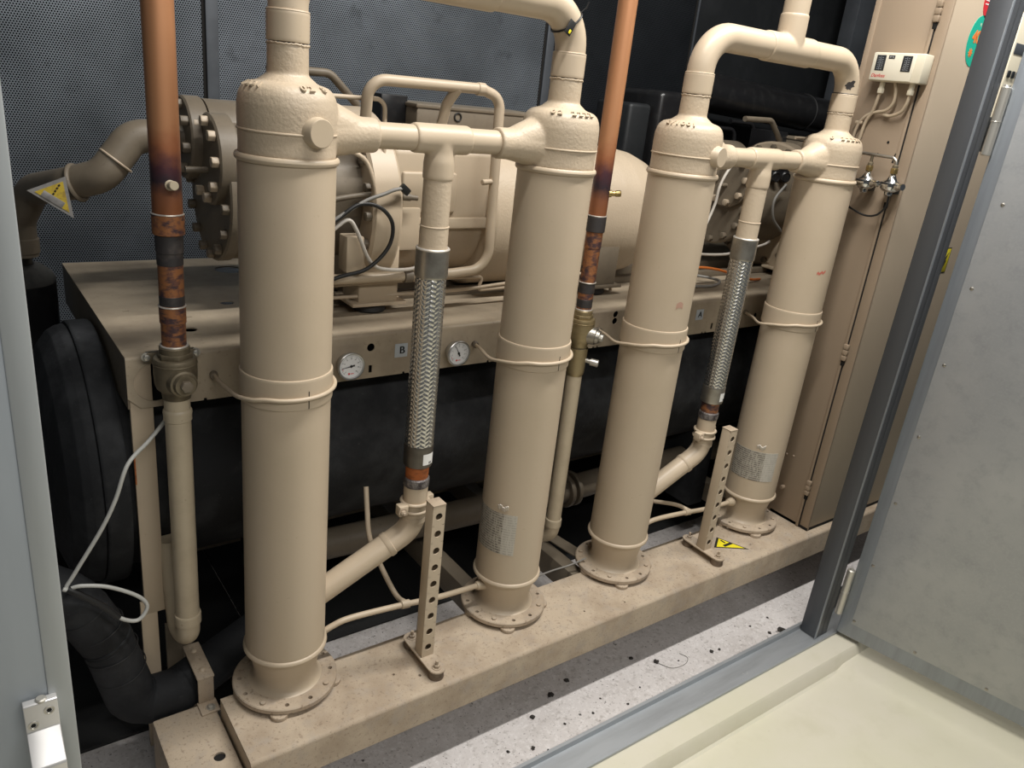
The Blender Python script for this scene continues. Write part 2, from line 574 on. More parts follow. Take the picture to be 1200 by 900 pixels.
# local: +x along the leaf, visible face at y = 0 looking towards -y
b = MB()
b.b2((0, 0, 0), (.95, .035, 2.46), .003)
b.build('leaf', M['galv_frame'], dr)
b = MB()
b.b2((.046, -.0022, .066), (.91, .002, 2.40), .0008)
b.build('inner_panel', M['galv'], dr)
for x, z in [(.054, .083), (.056, .357), (.062, .647), (.066, .934), (.07, 1.223), (.076, 1.51), (.084, 1.80), (.09, 2.09), (.296, .080), (.555, .077), (.815, .075)]:
    MB().lathe([(0, .0032), (.003, .003), (.0062, .0012), (.0066, 0)], (x, -.0022, z), (0, -1, 0), 14).build('screw', M['collar'], dr)
for z in (1.945, .09):
    h = MB().cyl((-.012, -.012, z), (-.012, -.012, z + .215), .0155, 24, .003)
    h.torus((-.012, -.012, z + .108), .0157, .0015, m=6)
    h.lathe([(0, .222), (.006, .221), (.009, .214)], (-.012, -.012, z), n=16)
    hb = h.build('hinge', M['zinc'], dr)
    MB().b2((-.058, -.006, z + .01), (-.012, -.002, z + .12), .001).build('hinge_plate', M['galv_frame'], hb)

# left door leaf, closed, with its big pull handle
dl = bpy.data.objects.new('door_2', None)
COL.objects.link(dl)
dl.location = (-.578, -.49, 0)
struct(dl)
MB().b2((-1.1, 0, FZ + .03), (-.002, .045, 2.58), .002).build('leaf', M['door_grey'], dl)
b = MB()
b.b2((-.038, -.004, FZ + .03), (0, .047, 2.58), .003)
b.build('edge_strip', mat('door_edge_strip', (.43, .455, .46), .45, .2, [(4, (.37, .395, .41), .42, .68, .6, (3, 3, .5))]), dl)
hm = Matrix(((0, 0, 1, -.078), (-1, 0, 0, -.004), (0, 1, 0, 0), (0, 0, 0, 1)))
prof = [(0, .632), (.014, .632), (.016, .63), (.016, .574), (.060, .530), (.062, .526), (.062, .18), (.016, .135), (.016, .08), (0, .08), (0, .145), (.046, .19), (.046, .52), (0, .566)]
h = MB().prism(prof, .052, hm, .0015).build('pull_handle', M['alu'], dl)
for x, z in ((-.040, .611), (-.066, .588)):
    q = MB()
    q.lathe([(.0085, 0), (.0085, .0012), (.006, .0012), (.0045, -.002), (0, -.002)], (x, -.0205, z), (0, -1, 0), 20)
    sc = q.build('socket_screw', M['zinc'], h)
    MB().hexn((x, -.0205, z), (0, -1, 0), .0042, .0006, 0).build('socket', M['hole'], sc)
MB().cyl((-.05, -.012, .628), (-.05, -.012, .636), .009, 16, .002).build('top_screw', M['zinc'], h)

# ------------------------------------------------------------------ base rail and its bracket
base = thing('base_rail', 'long beige folded steel base rail with dusty top, carrying the four tall cylinders', 'machine base', (0, 0, -.114))
b = MB()
p = [(.02, 0), (.02, .114)] + [(-.233 - .012 * math.sin(t * PI / 10), .102 + .012 * math.cos(t * PI / 10)) for t in range(6)] + [(-.245, 0), (-.239, 0), (-.239, .106), (.014, .106), (.014, 0)]
b.prism(p, 3.9, Matrix(((0, 0, 1, -.183), (1, 0, 0, 0), (0, 1, 0, 0), (0, 0, 0, 1))))
rail = b.build('rail', M['paint_dust'], base, ang=30)
c = MB()
for x, y, r in ((.292, -.128, .0045), (.36, -.17, .005), (.40, -.215, .004), (1.03, -.17, .004), (1.2, -.2, .004), (1.98, -.16, .004)):
    c.cyl((x, y, .08), (x, y, .13), r, 12)
cut(rail, c)
MB().b2((-.183, -.239, 0), (-.178, .014, .106)).build('end_plate', M['paint'], base)
for x in (.76, 1.18, 2.3, 3.4):
    MB().b2((x - .03, .02, 0), (x + .03, 1.15, .1), .004).build('cross_member', M['paint_dim'], base)
for x in (.25, 1.65, 3.0):
    for y in (-.03, 1.0):
        MB().b2((x - .05, y - .04, -.186 if y < 0 else -.176), (x + .05, y + .04, .0 if y > 0 else .106), .004).build('support_foot', M['rubber'], base)
MB().b2((-.1, .95, 0), (3.5, 1.05, .1), .004).build('rear_member', M['paint_dim'], base)

br = thing('floor_bracket', 'dirty beige steel foot bracket with one round hole, at the left end of the base', 'bracket', (-.27, 0, FZ))
b = MB()
b.b2((-.083, -.62, .03), (.083, .085, .245), .006)
b2 = b.build('bracket_body', M['paint_dust'], br)
c = MB()
c.cyl((.04, -.128, .2), (.04, -.128, .3), .0155, 28)
cut(b2, c)
MB().b2((-.075, -.6, .0), (.075, .05, .03)).build('rubber_pad', M['rubber'], br)
MB().cyl((.04, -.128, .235), (.04, -.128, .239), .0165, 24).build('hole_bottom', M['hole'], br)
# gusset behind the pipe
b = MB()
b.prism([(0.01, .0), (.115, .0), (.075, .315), (.01, .34)], .012, Matrix(((1, 0, 0, 0), (0, 0, 1, .30), (0, 1, 0, .05), (0, 0, 0, 1))), .002)
b.b2((-.04, .05, .012), (.1, .312, .05), .003)
b.build('gusset_plate', M['paint_dim'], br)

# ------------------------------------------------------------------ oil separators
HEAD = {}
LET = {'a': (('1001', -2.88, .19), ('02 8', -1.30, .19)), 'b': (('02 2222', -1.92, .2),), 'c': (('2/1001', -2.75, .18),), 'd': (('0 22220', -2.05, .2),)}
def separator(x, side, letters, label, cable_dx, plate=None, boss=False):
    t = thing('oil_separator', label, 'pressure cylinder', (x, 0, 0), 'four tall beige cylinders on the base rail')
    b = MB()
    b.lathe([(.07, .03), (.106, .030), (.097, .034), (.091, .043), (.0885, .056), (.0895, .075), (.094, .1), (.101, .13), (.107, .147), (.11, .156), (.11, 1.506), (.1085, 1.512)], n=64)
    b.build('shell', M['paint'], t)
    fl = MB().lathe([(.03, .013), (.1455, .013), (.1484, .016), (.1484, .028), (.1455, .031), (.03, .031)], n=64).build('base_flange', M['paint_dust'], t)
    c = MB()
    for k in range(12):
        if k % 3 != 1:
            a = k * PI / 6 + .2
            c.cyl((.129 * math.cos(a), .129 * math.sin(a), 0), (.129 * math.cos(a), .129 * math.sin(a), .05), .0065, 14)
    cut(fl, c)
    for k in range(12):
        a = k * PI / 6 + .2
        if k % 3 == 1:
            MB().bolt((.129 * math.cos(a), .129 * math.sin(a), .031), (0, 0, 1), .0085, .006, False).build('flange_bolt', M['paint_dust'], fl)
    for a in (-2.05, -.5, 1.6, 2.7):
        MB().cyl((.135 * math.cos(a), .135 * math.sin(a) if a < 0 else .01, 0), (.135 * math.cos(a), .135 * math.sin(a) if a < 0 else .01, .013), .026, 24, .002).build('foot_pad', M['paint_dust'], t)
    for z in (.1536, 1.507):
        MB().torus((0, 0, z), .1105, .0065, m=12, n=64, sq=1.35).build('weld_ring', M['paint'], t)
    # cast head with its side outlet, blended into one casting
    if side not in HEAD:
        b = MB()
        b.lathe([(0, 1.512), (.108, 1.512), (.1075, 1.54), (.1085, 1.566), (.1095, 1.60), (.1090, 1.622), (.1055, 1.641), (.099, 1.654), (.089, 1.663), (.077, 1.667), (.066, 1.669), (.062, 1.672), (.052, 1.680), (.045, 1.684), (.0445, 1.748), (0, 1.748)], n=64)
        d = V((side, 0, 0))
        b.lathe([(0, .02), (.062, .02), (.060, .085), (.055, .110), (.050, .132), (.0455, .155), (.0425, .172), (.0410, .182), (.0410, .213), (.0385, .217), (0, .217)], (0, 0, 1.567), d, 48)
        b.lathe([(0, .0), (.062, .0), (.056, .06), (.045, .11), (.036, .145), (0, .15)], (side * .035, 0, 1.596), V((side, 0, -.20)), 40)
        hd = b.build('cast_head', M['paint_rough'])
        md = hd.modifiers.new('r', 'REMESH')
        md.mode = 'VOXEL'
        md.voxel_size = .0032
        md = hd.modifiers.new('s', 'SMOOTH')
        md.factor = .5
        md.iterations = 9
        bpy.context.view_layer.update()
        me = bpy.data.meshes.new_from_object(hd.evaluated_get(bpy.context.evaluated_depsgraph_get()))
        me.name = 'cast_head'
        me.shade_smooth()
        bpy.data.objects.remove(hd)
        HEAD[side] = me
    head = bpy.data.objects.new('cast_head', HEAD[side])
    COL.objects.link(head)
    head.parent = t
    MB().torus((0, 0, 1.566), .1088, .0028, m=8, n=64).build('seam_bead', M['paint'], head)
    # lumpy weld of the neck
    b = MB()
    pts = []
    for k in range(60):
        a = 2 * PI * k / 60
        rr = .0440 + random.uniform(-.0006, .0008)
        pts.append((rr * math.cos(a), rr * math.sin(a), 1.746 + random.uniform(-.0015, .0015)))
    b.tube(pts, [random.uniform(.0022, .0028) for _ in pts], 8, closed=True)
    b.build('neck_weld', M['paint_rough'], head)
    if boss:
        ax = V((.2, -.98, 0)).normalized()
        o = V((.030, -.125, 1.574)) - ax * .06
        b = MB().lathe([(.040, 0), (.036, .035), (.0315, .044), (.0310, .0575), (.029, .060), (0, .060)], o, ax, 40)
        b.build('blind_boss', M['paint'], head)
    # raised casting letters round the shoulder
    for word, amid, step in letters:
        b = MB()
        for k, ch in enumerate(word):
            if ch == ' ':
                continue
            a = amid + (k - (len(word) - 1) / 2) * step
            p0 = V((.094 * math.cos(a), .094 * math.sin(a), 1.6605))
            up = V((-math.cos(a), -math.sin(a), .55)).normalized()
            rt = V((-math.sin(a), math.cos(a), 0))
            me = text('l', ch, .026, M['paint_rough'], None, p0, rt, up, .0022, 0, .0006)
            b.bm.from_mesh(me.data)
            dd = me.data
            bpy.data.objects.remove(me)
            bpy.data.meshes.remove(dd)
        b.build('cast_lettering', M['paint_rough'], head)
    # strap heater half-way up, with its cable run round the front
    b = MB()
    b.lathe([(.1095, .921), (.1132, .923), (.1142, .926), (.1142, .997), (.1132, 1.0), (.1095, 1.001)], n=64)
    hb = b.build('heater_band', M['paint'], t)
    if boss or side < 0:
        a = -1.45
        MB().box((.1138 * math.cos(a), .1138 * math.sin(a), .948), (.0022, .0022, .046), 0, Matrix.Rotation(a, 4, 'Z')).build('strap_gap', M['dirt'], hb)
    pts = [(cable_dx, .222, .912), (cable_dx * .7 - .04, .15, .915), (-.120, .060, .922), (-.1225, .0, .934), (-.108, -.054, .944)]
    pts += [(.1195 * math.cos(a), .1195 * math.sin(a), .952 + .006 * k / 8) for k, a in enumerate([-2.35 + i * .3 for i in range(9)])]
    pts += [(.117, .03, .962), (.108, .055, .965)]
    hc = MB().tube(spline(pts, 6), .0055, 12).build('heater_cable', M['paint'], hb)
    b = MB()
    b.cyl((cable_dx, .222, .912), (cable_dx - .003, .205, .912), .011, 16, .002)
    b.build('cable_gland', M['paint_dim'], hc)
    if plate:
        a0, a1, z0, z1 = plate
        am = a0 + (a1 - a0) * .72
        for nm, s0, s1, mm in (('rating_label', a0, am, M['print']), ('blank_label', am, a1, M['print2'])):
            b = MB()
            g = []
            N = 24
            for i in range(N + 1):
                a = s0 + (s1 - s0) * i / N
                g.append([b.bm.verts.new((r * math.cos(a), r * math.sin(a), z)) for r, z in ((.1101, z0), (.1109, z0), (.1109, z1), (.1101, z1))])
            for A, B in zip(g, g[1:]):
                for i in range(3):
                    b.bm.faces.new([A[i], B[i], B[i + 1], A[i + 1]])
            b.build(nm, mm, t)
        b = MB()
        aa = a0 + (a1 - a0) * (.60 if x < 1 else .52)
        for i in range(7):
            a = aa + i * .045
            b.box((.1125 * math.cos(a), .1125 * math.sin(a), z1 + .022 + .004 * math.sin(i * 1.3)), (.0035, .0052, .02), .0008, Matrix.Rotation(a, 4, 'Z') @ Matrix.Rotation(.35, 4, 'Y'))
        b.build('peeling_label_strip', M['solder'], t)
    return t

X1, X2, X3, X4 = 0, .789, 1.3196, 2.1208
s1 = separator(X1, 1, LET['a'], 'tall beige cylinder nearest the viewer, beside the left copper pipe', -.117, None, True)
s2 = separator(X2, -1, LET['b'], 'second tall beige cylinder from the left, with a grey worn label low on its front', -.071, (-3.58, -2.11, .275, .425))
s3 = separator(X3, 1, LET['c'], 'third tall beige cylinder from the left, just right of the right copper pipe', -.057, None, True)
s4 = separator(X4, -1, LET['d'], 'farthest tall beige cylinder, beside the tan cabinet, with a label and red mark', -.006, (-3.58, -1.75, .25, .385))
def smear(t, pts, w, m, nm):
    b = MB()
    g = []
    for a, z in pts:
        g.append([b.bm.verts.new((.1106 * math.cos(a), .1106 * math.sin(a), z - w / 2)), b.bm.verts.new((.1106 * math.cos(a), .1106 * math.sin(a), z + w / 2))])
    for A, B in zip(g, g[1:]):
        b.bm.faces.new([A[0], B[0], B[1], A[1]])
    b.build(nm, m, t)
smear(s4, [(-2.05 + k * .05, 1.162 + .004 * math.sin(k * 2.1) + k * .0012) for k in range(8)], .010, M['redsmear'], 'red_pen_mark')
smear(s3, [(-1.86 + k * .05, 1.088 + .008 * math.sin(k * .6)) for k in range(6)], .020, mat('faint_red_smear', (.44, .27, .2), .5), 'red_smear')
# ------------------------------------------------------------------ pipework between the cylinders
def discharge(x0, x1, label):
    t = thing('discharge_pipe', label, 'pipe', (x0, 0, 1.75), 'upper beige pipes joining each pair of cylinders')
    L = x1 - x0
    h = .175
    pts = fillet([(0, 0, .0), (0, 0, h), (L, 0, h), (L, 0, 0)], .105, 12)
    MB().tube(pts, .0425, 32).build('pipe', M['paint'], t)
    for x in (0, L):
        MB().lathe([(.0425, 0), (.0455, .001), (.0462, .004), (.0462, .058), (.0452, .062), (.0425, .062)], (x, 0, .0), n=40).build('weld_sleeve', M['paint'], t)
        MB().torus((x, 0, .062), .0436, .0026, m=8).build('sleeve_bead', M['paint'], t)
    b = MB()
    xc = L * .51
    b.lathe([(0, -.125), (.0425, -.125), (.0465, -.122), (.0470, -.118), (.0470, .118), (.0465, .122), (.0425, .125), (0, .125)], (xc, 0, h), (1, 0, 0), 40)
    b.lathe([(0, 0), (.0466, .0), (.0468, .040), (.0468, .055), (.0465, .105), (.0455, .109), (.0425, .110), (0, .110)], (xc, 0, h), (0, 0, 1), 40)
    blend(b.build('tee_fitting', M['paint'], t), .0028, 16)
    MB().cyl((xc, 0, h + .03), (xc, 0, .84), .0425, 36).build('riser_pipe', M['paint'], t)
    return t
d1 = discharge(X1, X2, 'beige elbow and cross pipe on top of the two left cylinders, with a black tie')
d2 = discharge(X3, X4, 'beige arched pipe with a rising tee on top of the two right cylinders, paint chipped')
# chipped paint on the far elbow
random.seed(3)
def on_elbow(th, ph, r=.0428):
    return (X4 - X3 - .105 + (.105 + r * math.cos(ph)) * math.cos(th), r * math.sin(ph), .07 + (.105 + r * math.cos(ph)) * math.sin(th))
b = MB()
rings = []
N = 22
edge = [random.uniform(.55, 1.0) for _ in range(N)]
for q in (.35, .7, 1.0):
    rings.append([b.bm.verts.new(on_elbow(.34 + .24 * q * edge[k] * math.cos(2 * PI * k / N), -2.25 + .52 * q * edge[k] * math.sin(2 * PI * k / N) + .12 * q * math.cos(2 * PI * k / N))) for k in range(N)])
c_ = b.bm.verts.new(on_elbow(.34, -2.25))
for k in range(N):
    b.bm.faces.new([c_, rings[0][k], rings[0][(k + 1) % N]])
for A, B in zip(rings, rings[1:]):
    for k in range(N):
        b.bm.faces.new([A[k], A[(k + 1) % N], B[(k + 1) % N], B[k]])
b.build('paint_chip', M['darkcu'], d2)
MB().torus((X4 - X3, 0, .066), .0425, .0018, m=6).build('cracked_seam', M['ink'], d2)

tie = thing('cable_tie', 'black cable tie with a small tag round the pipe elbow at the top', 'cable tie', (X2, 0, 1.87))
c0 = V((-.0246, 0, .0175))
ax = V((-.643, 0, .766)).normalized()
x_, y_, _ = frame(ax)
MB().tube([c0 + (x_ * math.cos(a) + y_ * math.sin(a)) * .0445 for a in [2 * PI * k / 40 for k in range(40)]], .0028, 8, closed=True).build('strap', M['cable_b'], tie)
MB().box(c0 + V((-.022, -.046, -.016)), (.022, .003, .038), .001, Matrix.Rotation(.5, 4, 'Y')).build('tag_plate', M['cable_b'], tie)
MB().box(c0 + V((-.024, -.0485, -.026)), (.006, .002, .010), .0005, Matrix.Rotation(.5, 4, 'Y')).build('yellow_patch', M['yellow'], tie)
MB().tube([c0 + V((.022, -.030, .026)), c0 + V((.034, -.036, .040)), c0 + V((.038, -.038, .054))], .0018, 8).build('loose_end', M['cable_b'], tie)

def braid(r, z0, z1, n=16, pitch=.216):
    """two-over-two-under woven sleeve: real strands, flat bands"""
    b = MB()
    H = z1 - z0
    w = 2 * PI * r / n * .5 * math.cos(math.atan(2 * PI * r / pitch)) * .92
    steps = 310
    for sgn in (1, -1):
        for k in range(n):
            prev = None
            for i in range(steps + 1):
                z = z0 + H * i / steps
                ang = 2 * PI * (k / n + sgn * (z - z0) / pitch)
                # index of the crossing with the other family
                ph = (2 * (z - z0) / pitch * n)
                off = sgn * math.sin(PI / 2 * (2 * k + sgn * ph + .5)) * .0015
                slope = 2 * PI * r / pitch
                ln = math.hypot(slope, 1)
                rad = r + off
                c = V((math.cos(ang), math.sin(ang), 0))
                tn = V((-math.sin(ang), math.cos(ang), 0))
                p = c * rad + V((0, 0, z))
                side = (tn * 1 - V((0, 0, sgn * slope))) / ln
                side = side.normalized()
                q = [b.bm.verts.new(p - side * w + c * -.0006), b.bm.verts.new(p - side * w * .5 + c * .0004), b.bm.verts.new(p + side * w * .5 + c * .0004), b.bm.verts.new(p + side * w + c * -.0006)]
                if prev:
                    for j in range(3):
                        b.bm.faces.new([prev[j], prev[j + 1], q[j + 1], q[j]])
                prev = q
    return b

def branch(x0, x1, label, first):
    xm = x0 + .401
    t = thing('branch_pipe', label, 'pipe', (xm, 0, 0), 'tee pipes with braided hoses between the cylinders')
    z = 1.568
    b = MB()
    b.cyl((x0 + .205 - xm, 0, z), (x1 - .205 - xm, 0, z), .0315, 36)
    b.build('cross_pipe', M['paint'], t)
    b = MB()
    b.lathe([(0, -.083), (.0325, -.083), (.0365, -.081), (.0372, -.077), (.0372, .077), (.0365, .081), (.0325, .083), (0, .083)], (0, 0, z), (1, 0, 0), 40)
    b.lathe([(0, 0), (.0366, -.0), (.0366, -.034), (.0385, -.045), (.0402, -.056), (.0405, -.098), (.0395, -.102), (.036, -.103), (0, -.103)], (0, 0, z), (0, 0, 1), 40)
    blend(b.build('tee_fitting', M['paint'], t), .0030, 26)
    b = MB()
    b.lathe([(.0372, 1.27), (.0372, 1.47)], n=40)
    b.lathe([(.0372, 1.345), (.0384, 1.347), (.0388, 1.278), (.0372, 1.276)], n=40)
    b.torus((0, 0, 1.347), .0378, .0022, m=8)
    b.build('down_pipe', M['paint_rough'], t)
    b = MB().lathe([(.036, 1.289), (.0445, 1.287), (.0455, 1.283), (.0455, 1.214), (.044, 1.21), (.036, 1.21)], n=40)
    b.build('upper_collar', M['collar'], t)
    MB().torus((0, 0, 1.287), .0425, .004, m=10).build('collar_bead', M['solder'], t)
    h = braid(.0408, .702, 1.214).build('braided_hose', M['steel'], t, ang=80)
    MB().lathe([(.0385, .70), (.0385, 1.216)], n=32).build('hose_core', M['collar_dark'], h)
    b = MB().lathe([(.036, .712), (.0425, .711), (.0435, .707), (.0435, .648), (.042, .643), (.036, .643)], n=40)
    lc = b.build('lower_collar', M['collar_dark'] if first else M['collar'], t)
    # small paper label wrapped on the collar
    b = MB()
    g = []
    for i in range(9):
        a = -1.75 + .9 * i / 8
        g.append([b.bm.verts.new((.0439 * math.cos(a), .0439 * math.sin(a), zz)) for zz in (.655, .690)])
    for A, B in zip(g, g[1:]):
        b.bm.faces.new([A[0], B[0], B[1], A[1]])
    lb = b.build('paper_label', M['white'], lc)
    for i in range(2):
        a = -1.25 + .12 * i
        MB().box((.0441 * math.cos(a), .0441 * math.sin(a), .661), (.0006, .003, .007), 0, Matrix.Rotation(a, 4, 'Z')).build('print_mark', M['ink'], lb)
    MB().lathe([(.0335, .598), (.0345, .61), (.0348, .63), (.034, .645)], n=36).build('oxidised_ring', M['rust'] if first else M['burnt'], t)
    b = MB().lathe([(.034, .569), (.0385, .573), (.0392, .585), (.0385, .597), (.034, .601)], n=40)
    b.build('brazed_joint', M['weldbead'], t)
    D = V((-.8767, .0606, -.4772))
    p0 = V((0, 0, .425))
    end = p0 + D * .345
    pts = fillet([(0, 0, .572), p0, end], .085, 12)
    MB().tube(pts, .0365, 32).build('lower_pipe', M['paint'], t)
    b = MB()
    b.lathe([(.0365, .452), (.0385, .454), (.0385, .468), (.0365, .47)], n=36)
    q = p0 + D * .095
    b.lathe([(.0365, -.012), (.0392, -.010), (.0392, .004), (.0365, .008)], q, D, 36)
    b.build('elbow_sleeve', M['paint'], t)
    b = MB()
    for zz in (.492, .518):
        b.torus((0, 0, zz), .0405, .0055, m=10, n=40)
    b.lathe([(.037, .494), (.0412, .494), (.0415, .516), (.037, .516)], n=40)
    b.box((-.052, -.016, .505), (.030, .030, .034), .004)
    b.box((.052, .012, .505), (.030, .026, .034), .004)
    cl = b.build('pipe_clamp', M['paint_rough'], t)
    MB().bolt((-.058, -.031, .505), (0, -1, 0), .009, .007, True, .006).build('clamp_bolt', M['paint_dust'], cl)
    return t
branch(X1, X2, 'tee pipe and silver braided hose between the two left cylinders, orange ring below', True)
branch(X3, X4, 'tee pipe and silver braided hose between the two right cylinders, purple ring below', False)

# slotted square tube stands
def strut(x, y, label):
    t = thing('slotted_stand', label, 'stand', (x, y, 0), 'square perforated stands in front of the hoses')
    w, H, z0, th = .042, .535, .034, .003
    b = MB()
    n = 9
    cell = (H - .012) / n
    r = .0112
    half = w / 2
    # front face built as cells with round holes
    for k in range(n):
        zc = z0 + .006 + cell * (k + .5)
        N = 24
        outer, inner, back = [], [], []
        for i in range(N):
            a = 2 * PI * i / N + PI / N
            ca, sa = math.cos(a), math.sin(a)
            s_ = min(half / abs(ca), cell / 2 / abs(sa))
            outer.append(b.bm.verts.new((ca * s_, -half, zc + sa * s_)))
            inner.append(b.bm.verts.new((ca * r, -half, zc + sa * r)))
            back.append(b.bm.verts.new((ca * r, -half + th, zc + sa * r)))
        for i in range(N):
            j = (i + 1) % N
            b.bm.faces.new([outer[i], outer[j], inner[j], inner[i]])
            b.bm.faces.new([inner[i], inner[j], back[j], back[i]])
    b.b2((-half, -half, z0), (half, -half + th, z0 + .006))
    b.b2((-half, -half, z0 + H - .006), (half, -half + th, z0 + H))
    b.b2((-half, -half + .0005, z0), (-half + th, half, z0 + H), .001)
    b.b2((half - th, -half + .0005, z0), (half, half, z0 + H), .001)
    b.b2((-half, half - th, z0), (half, half, z0 + H), .001)
    b.build('square_tube', M['paint'], t)
    MB().b2((-half - .001, -half - .001, z0 + H), (half + .001, half + .001, z0 + H + .004), .0015).build('end_cap', M['paint_dust'], t)
    b = MB()
    rr = .027
    poly = [(rr * math.cos(a), -.078 + rr * math.sin(a)) for a in [PI + k * PI / 10 for k in range(11)]] + [(rr * math.cos(a), .078 + rr * math.sin(a)) for a in [k * PI / 10 for k in range(11)]]
    b.prism(poly, .006, Matrix.Translation((0, 0, .028)), .0012)
    pl = b.build('foot_plate', M['paint_dust'], t)
    for sy in (-1, 1):
        MB().bolt((0, sy * .078, .034), (0, 0, 1), .0105, .009, True, .014).build('foot_bolt', M['paint_dust'], pl)
        b = MB().lathe([(0, 0), (.0235, 0), (.0245, .003), (.0225, .014), (.0245, .025), (.0235, .028), (0, .028)], (0, sy * .078, 0), n=28)
        b.build('rubber_mount', M['brown_rubber'], t)
    return t
strut(.402, -.118, 'beige square stand with a row of round holes, in front of the left braided hose')
strut(1.722, -.113, 'beige square stand with round holes, beside the yellow triangle sticker')

# drain pipes low between the pairs
def drain(x0, label, first):
    t = thing('drain_pipe', label, 'pipe', (x0, 0, 0), 'thin drain pipes low between the cylinders')
    L = .789
    b = MB()
    pts = spline([(.10, .0, .128), (.14, -.005, .15), (.2, -.01, .163), (.36, -.01, .150), (.52, -.005, .128), (L - .10, .0, .118)], 8)
    b.tube(pts, .0095, 14)
    b.build('pipe', M['paint'], t)
    MB().lathe([(.0095, 0), (.014, .002), (.016, .012), (.0205, .03)], (L - .125, 0, .118), (1, 0, 0), 20).build('socket', M['paint'], t)
    MB().lathe([(.0095, 0), (.0135, .002), (.0135, .03), (.0095, .032)], (.37, -.01, .150), (1, 0, -.12), 18).build('tee_socket', M['paint'], t)
    if first:
        p = [(.39, -.008, .15), (.385, .05, .145), (.36, .11, .22), (.338, .16, .31), (.345, .20, .39), (.355, .235, .455)]
    else:
        p = [(.40, -.008, .15), (.375, .05, .155), (.31, .15, .14), (.27, .2, .15)]
    MB().tube(spline(p, 6), .0085, 12).build('side_pipe', M['paint'], t)
    return t
drain(X1, 'thin beige drain pipe low between the two left cylinders, with a rising side pipe', True)
drain(X3, 'thin beige drain pipe low behind the right stand, between the two right cylinders', False)

# ------------------------------------------------------------------ copper lines with ball valves
def liquid_line(x, y, k, segs, zc, label, vm, boss_ax, boss_o, ramp_z, bolt_x, lower, stub, vz):
    t = thing('copper_pipe', label, 'copper pipe', (x, y, 0), 'upright copper pipes with valves')
    MB().cyl((0, 0, zc), (0, 0, 2.58), .0335 * k, 40).build('pipe', copper_mat('copper', *ramp_z), t)
    for nm, z0, z1, r, m in segs:
        if nm == 'solder_ring':
            MB().torus((0, 0, z0), r * k, .0022, m=8, n=40).build(nm, M['solder'], t)
        else:
            e = .0015
            MB().lathe([(0, z0), (r * k - e, z0), (r * k, z0 + e), (r * k, z1 - e), (r * k - e, z1), (0, z1)], n=40).build(nm, m, t)
    a = V(stub[1]).normalized()
    o = V((0, 0, stub[0]))
    MB().lathe([(.012, .02), (.012, .036), (.0085, .038), (.0085, .05), (.0105, .051), (.0105, .066), (.009, .068), (0, .068)], o, a, 20).build('access_stub', stub[2], t)
    # valve
    b = MB()
    z0, z1 = vz
    h = z1 - z0
    b.lathe([(.034 * k, z0 - .022), (.036 * k, z0 - .004), (.046 * k, z0 + .006), (.050 * k, z0 + .018), (.0515 * k, z0 + h * .5), (.0515 * k, z1 - .006), (.049 * k, z1), (.042 * k, z1 + .001), (0, z1 + .001)], n=48)
    b.torus((0, 0, z1 - .014), .0515 * k, .0014, m=6, n=48)
    vb = b.build('valve_body', vm, t)
    b = MB()
    b.hexn((0, 0, z1), (0, 0, 1), .043 * k, .014, .002)
    b.lathe([(.036 * k, .014), (.036 * k, .028), (.033 * k, .031), (.029 * k, .032)], (0, 0, z1), n=40)
    b.build('union_nut', vm, vb)
    MB().torus((0, 0, z1 + .032), .031 * k, .003, m=8, n=40).build('solder_ring', M['solder'], vb)
    ax = V(boss_ax).normalized()
    o = V((0, 0, (z0 + z1) / 2 + boss_o))
    b = MB().lathe([(.037 * k, .030), (.034 * k, .050), (.033 * k, .058), (.028 * k, .060), (.026 * k, .066), (.025 * k, .071), (0, .071)], o, ax, 36)
    bs = b.build('stem_boss', vm if k > .95 else M['collar'], vb)
    MB().hexn(o + ax * .070, ax, .0155 * k, .014, .002).build('stem_cap', M['zinc'] if k < .95 else M['paint_dim'], bs)
    for dx in bolt_x:
        b = MB().box((dx * .6, .055, (z0 + z1) / 2 + .032), (abs(dx) * .8, .018, .022), .003)
        b.build('mount_lug', vm, vb)
        MB().bolt((dx, .05, (z0 + z1) / 2 + .032), (0, -1, 0), .0085, .008, True).build('mount_bolt', M['zinc'], vb)
    # painted pipe below
    MB().tube(fillet([(0, 0, z0 - .01)] + lower, .05, 10), .0315 * k, 32).build('lower_pipe', M['oldpaint'], t)
    b = MB()
    zz = z0 - .052
    b.lathe([(.0315 * k, zz), (.0345 * k, zz - .004), (.0355 * k, zz - .01), (.034 * k, zz - .02), (.0345 * k, zz - .03), (.0315 * k, zz - .033)], n=36)
    b.build('coupling', M['oldpaint'], t)
    zz = lower[0][2] + .07
    b = MB().lathe([(.0315 * k, 0), (.0355 * k, .001), (.036 * k, .004), (.036 * k, .03), (.035 * k, .033), (.0315 * k, .034)], (0, 0, zz - .02), n=36)
    b.build('elbow_socket', M['oldpaint'], t)
    return t
seg1 = [('solder_ring', 1.353, 0, .0345, None), ('reducer', 1.305, 1.355, .0362, M['burnt']), ('black_sleeve', 1.262, 1.307, .0315, M['darkcu']), ('black_neck', 1.232, 1.264, .0298, M['darkcu']),
        ('scorched_pipe', 1.02, 1.24, .0287, M['burnt']), ('black_band', 1.133, 1.158, .0292, M['darkcu']), ('solder_ring', 1.131, 0, .0302, None), ('coupling_ring', 1.088, 1.131, .0308, M['burnt'])]
liquid_line(-.229, .15, 1.0, seg1, 1.34, 'thick copper pipe at left with a bronze valve, scorched joints and beige pipe below', M['bronze'], (.09, -1, .03), -.012, (1.352, 1.56),
            (-.056, .062), [(0, 0, .145), (-.010, .062, .135), (-.018, .098, .42)], (1.418, (.02, -1, .12), M['oldpaint']), (.912, .998))
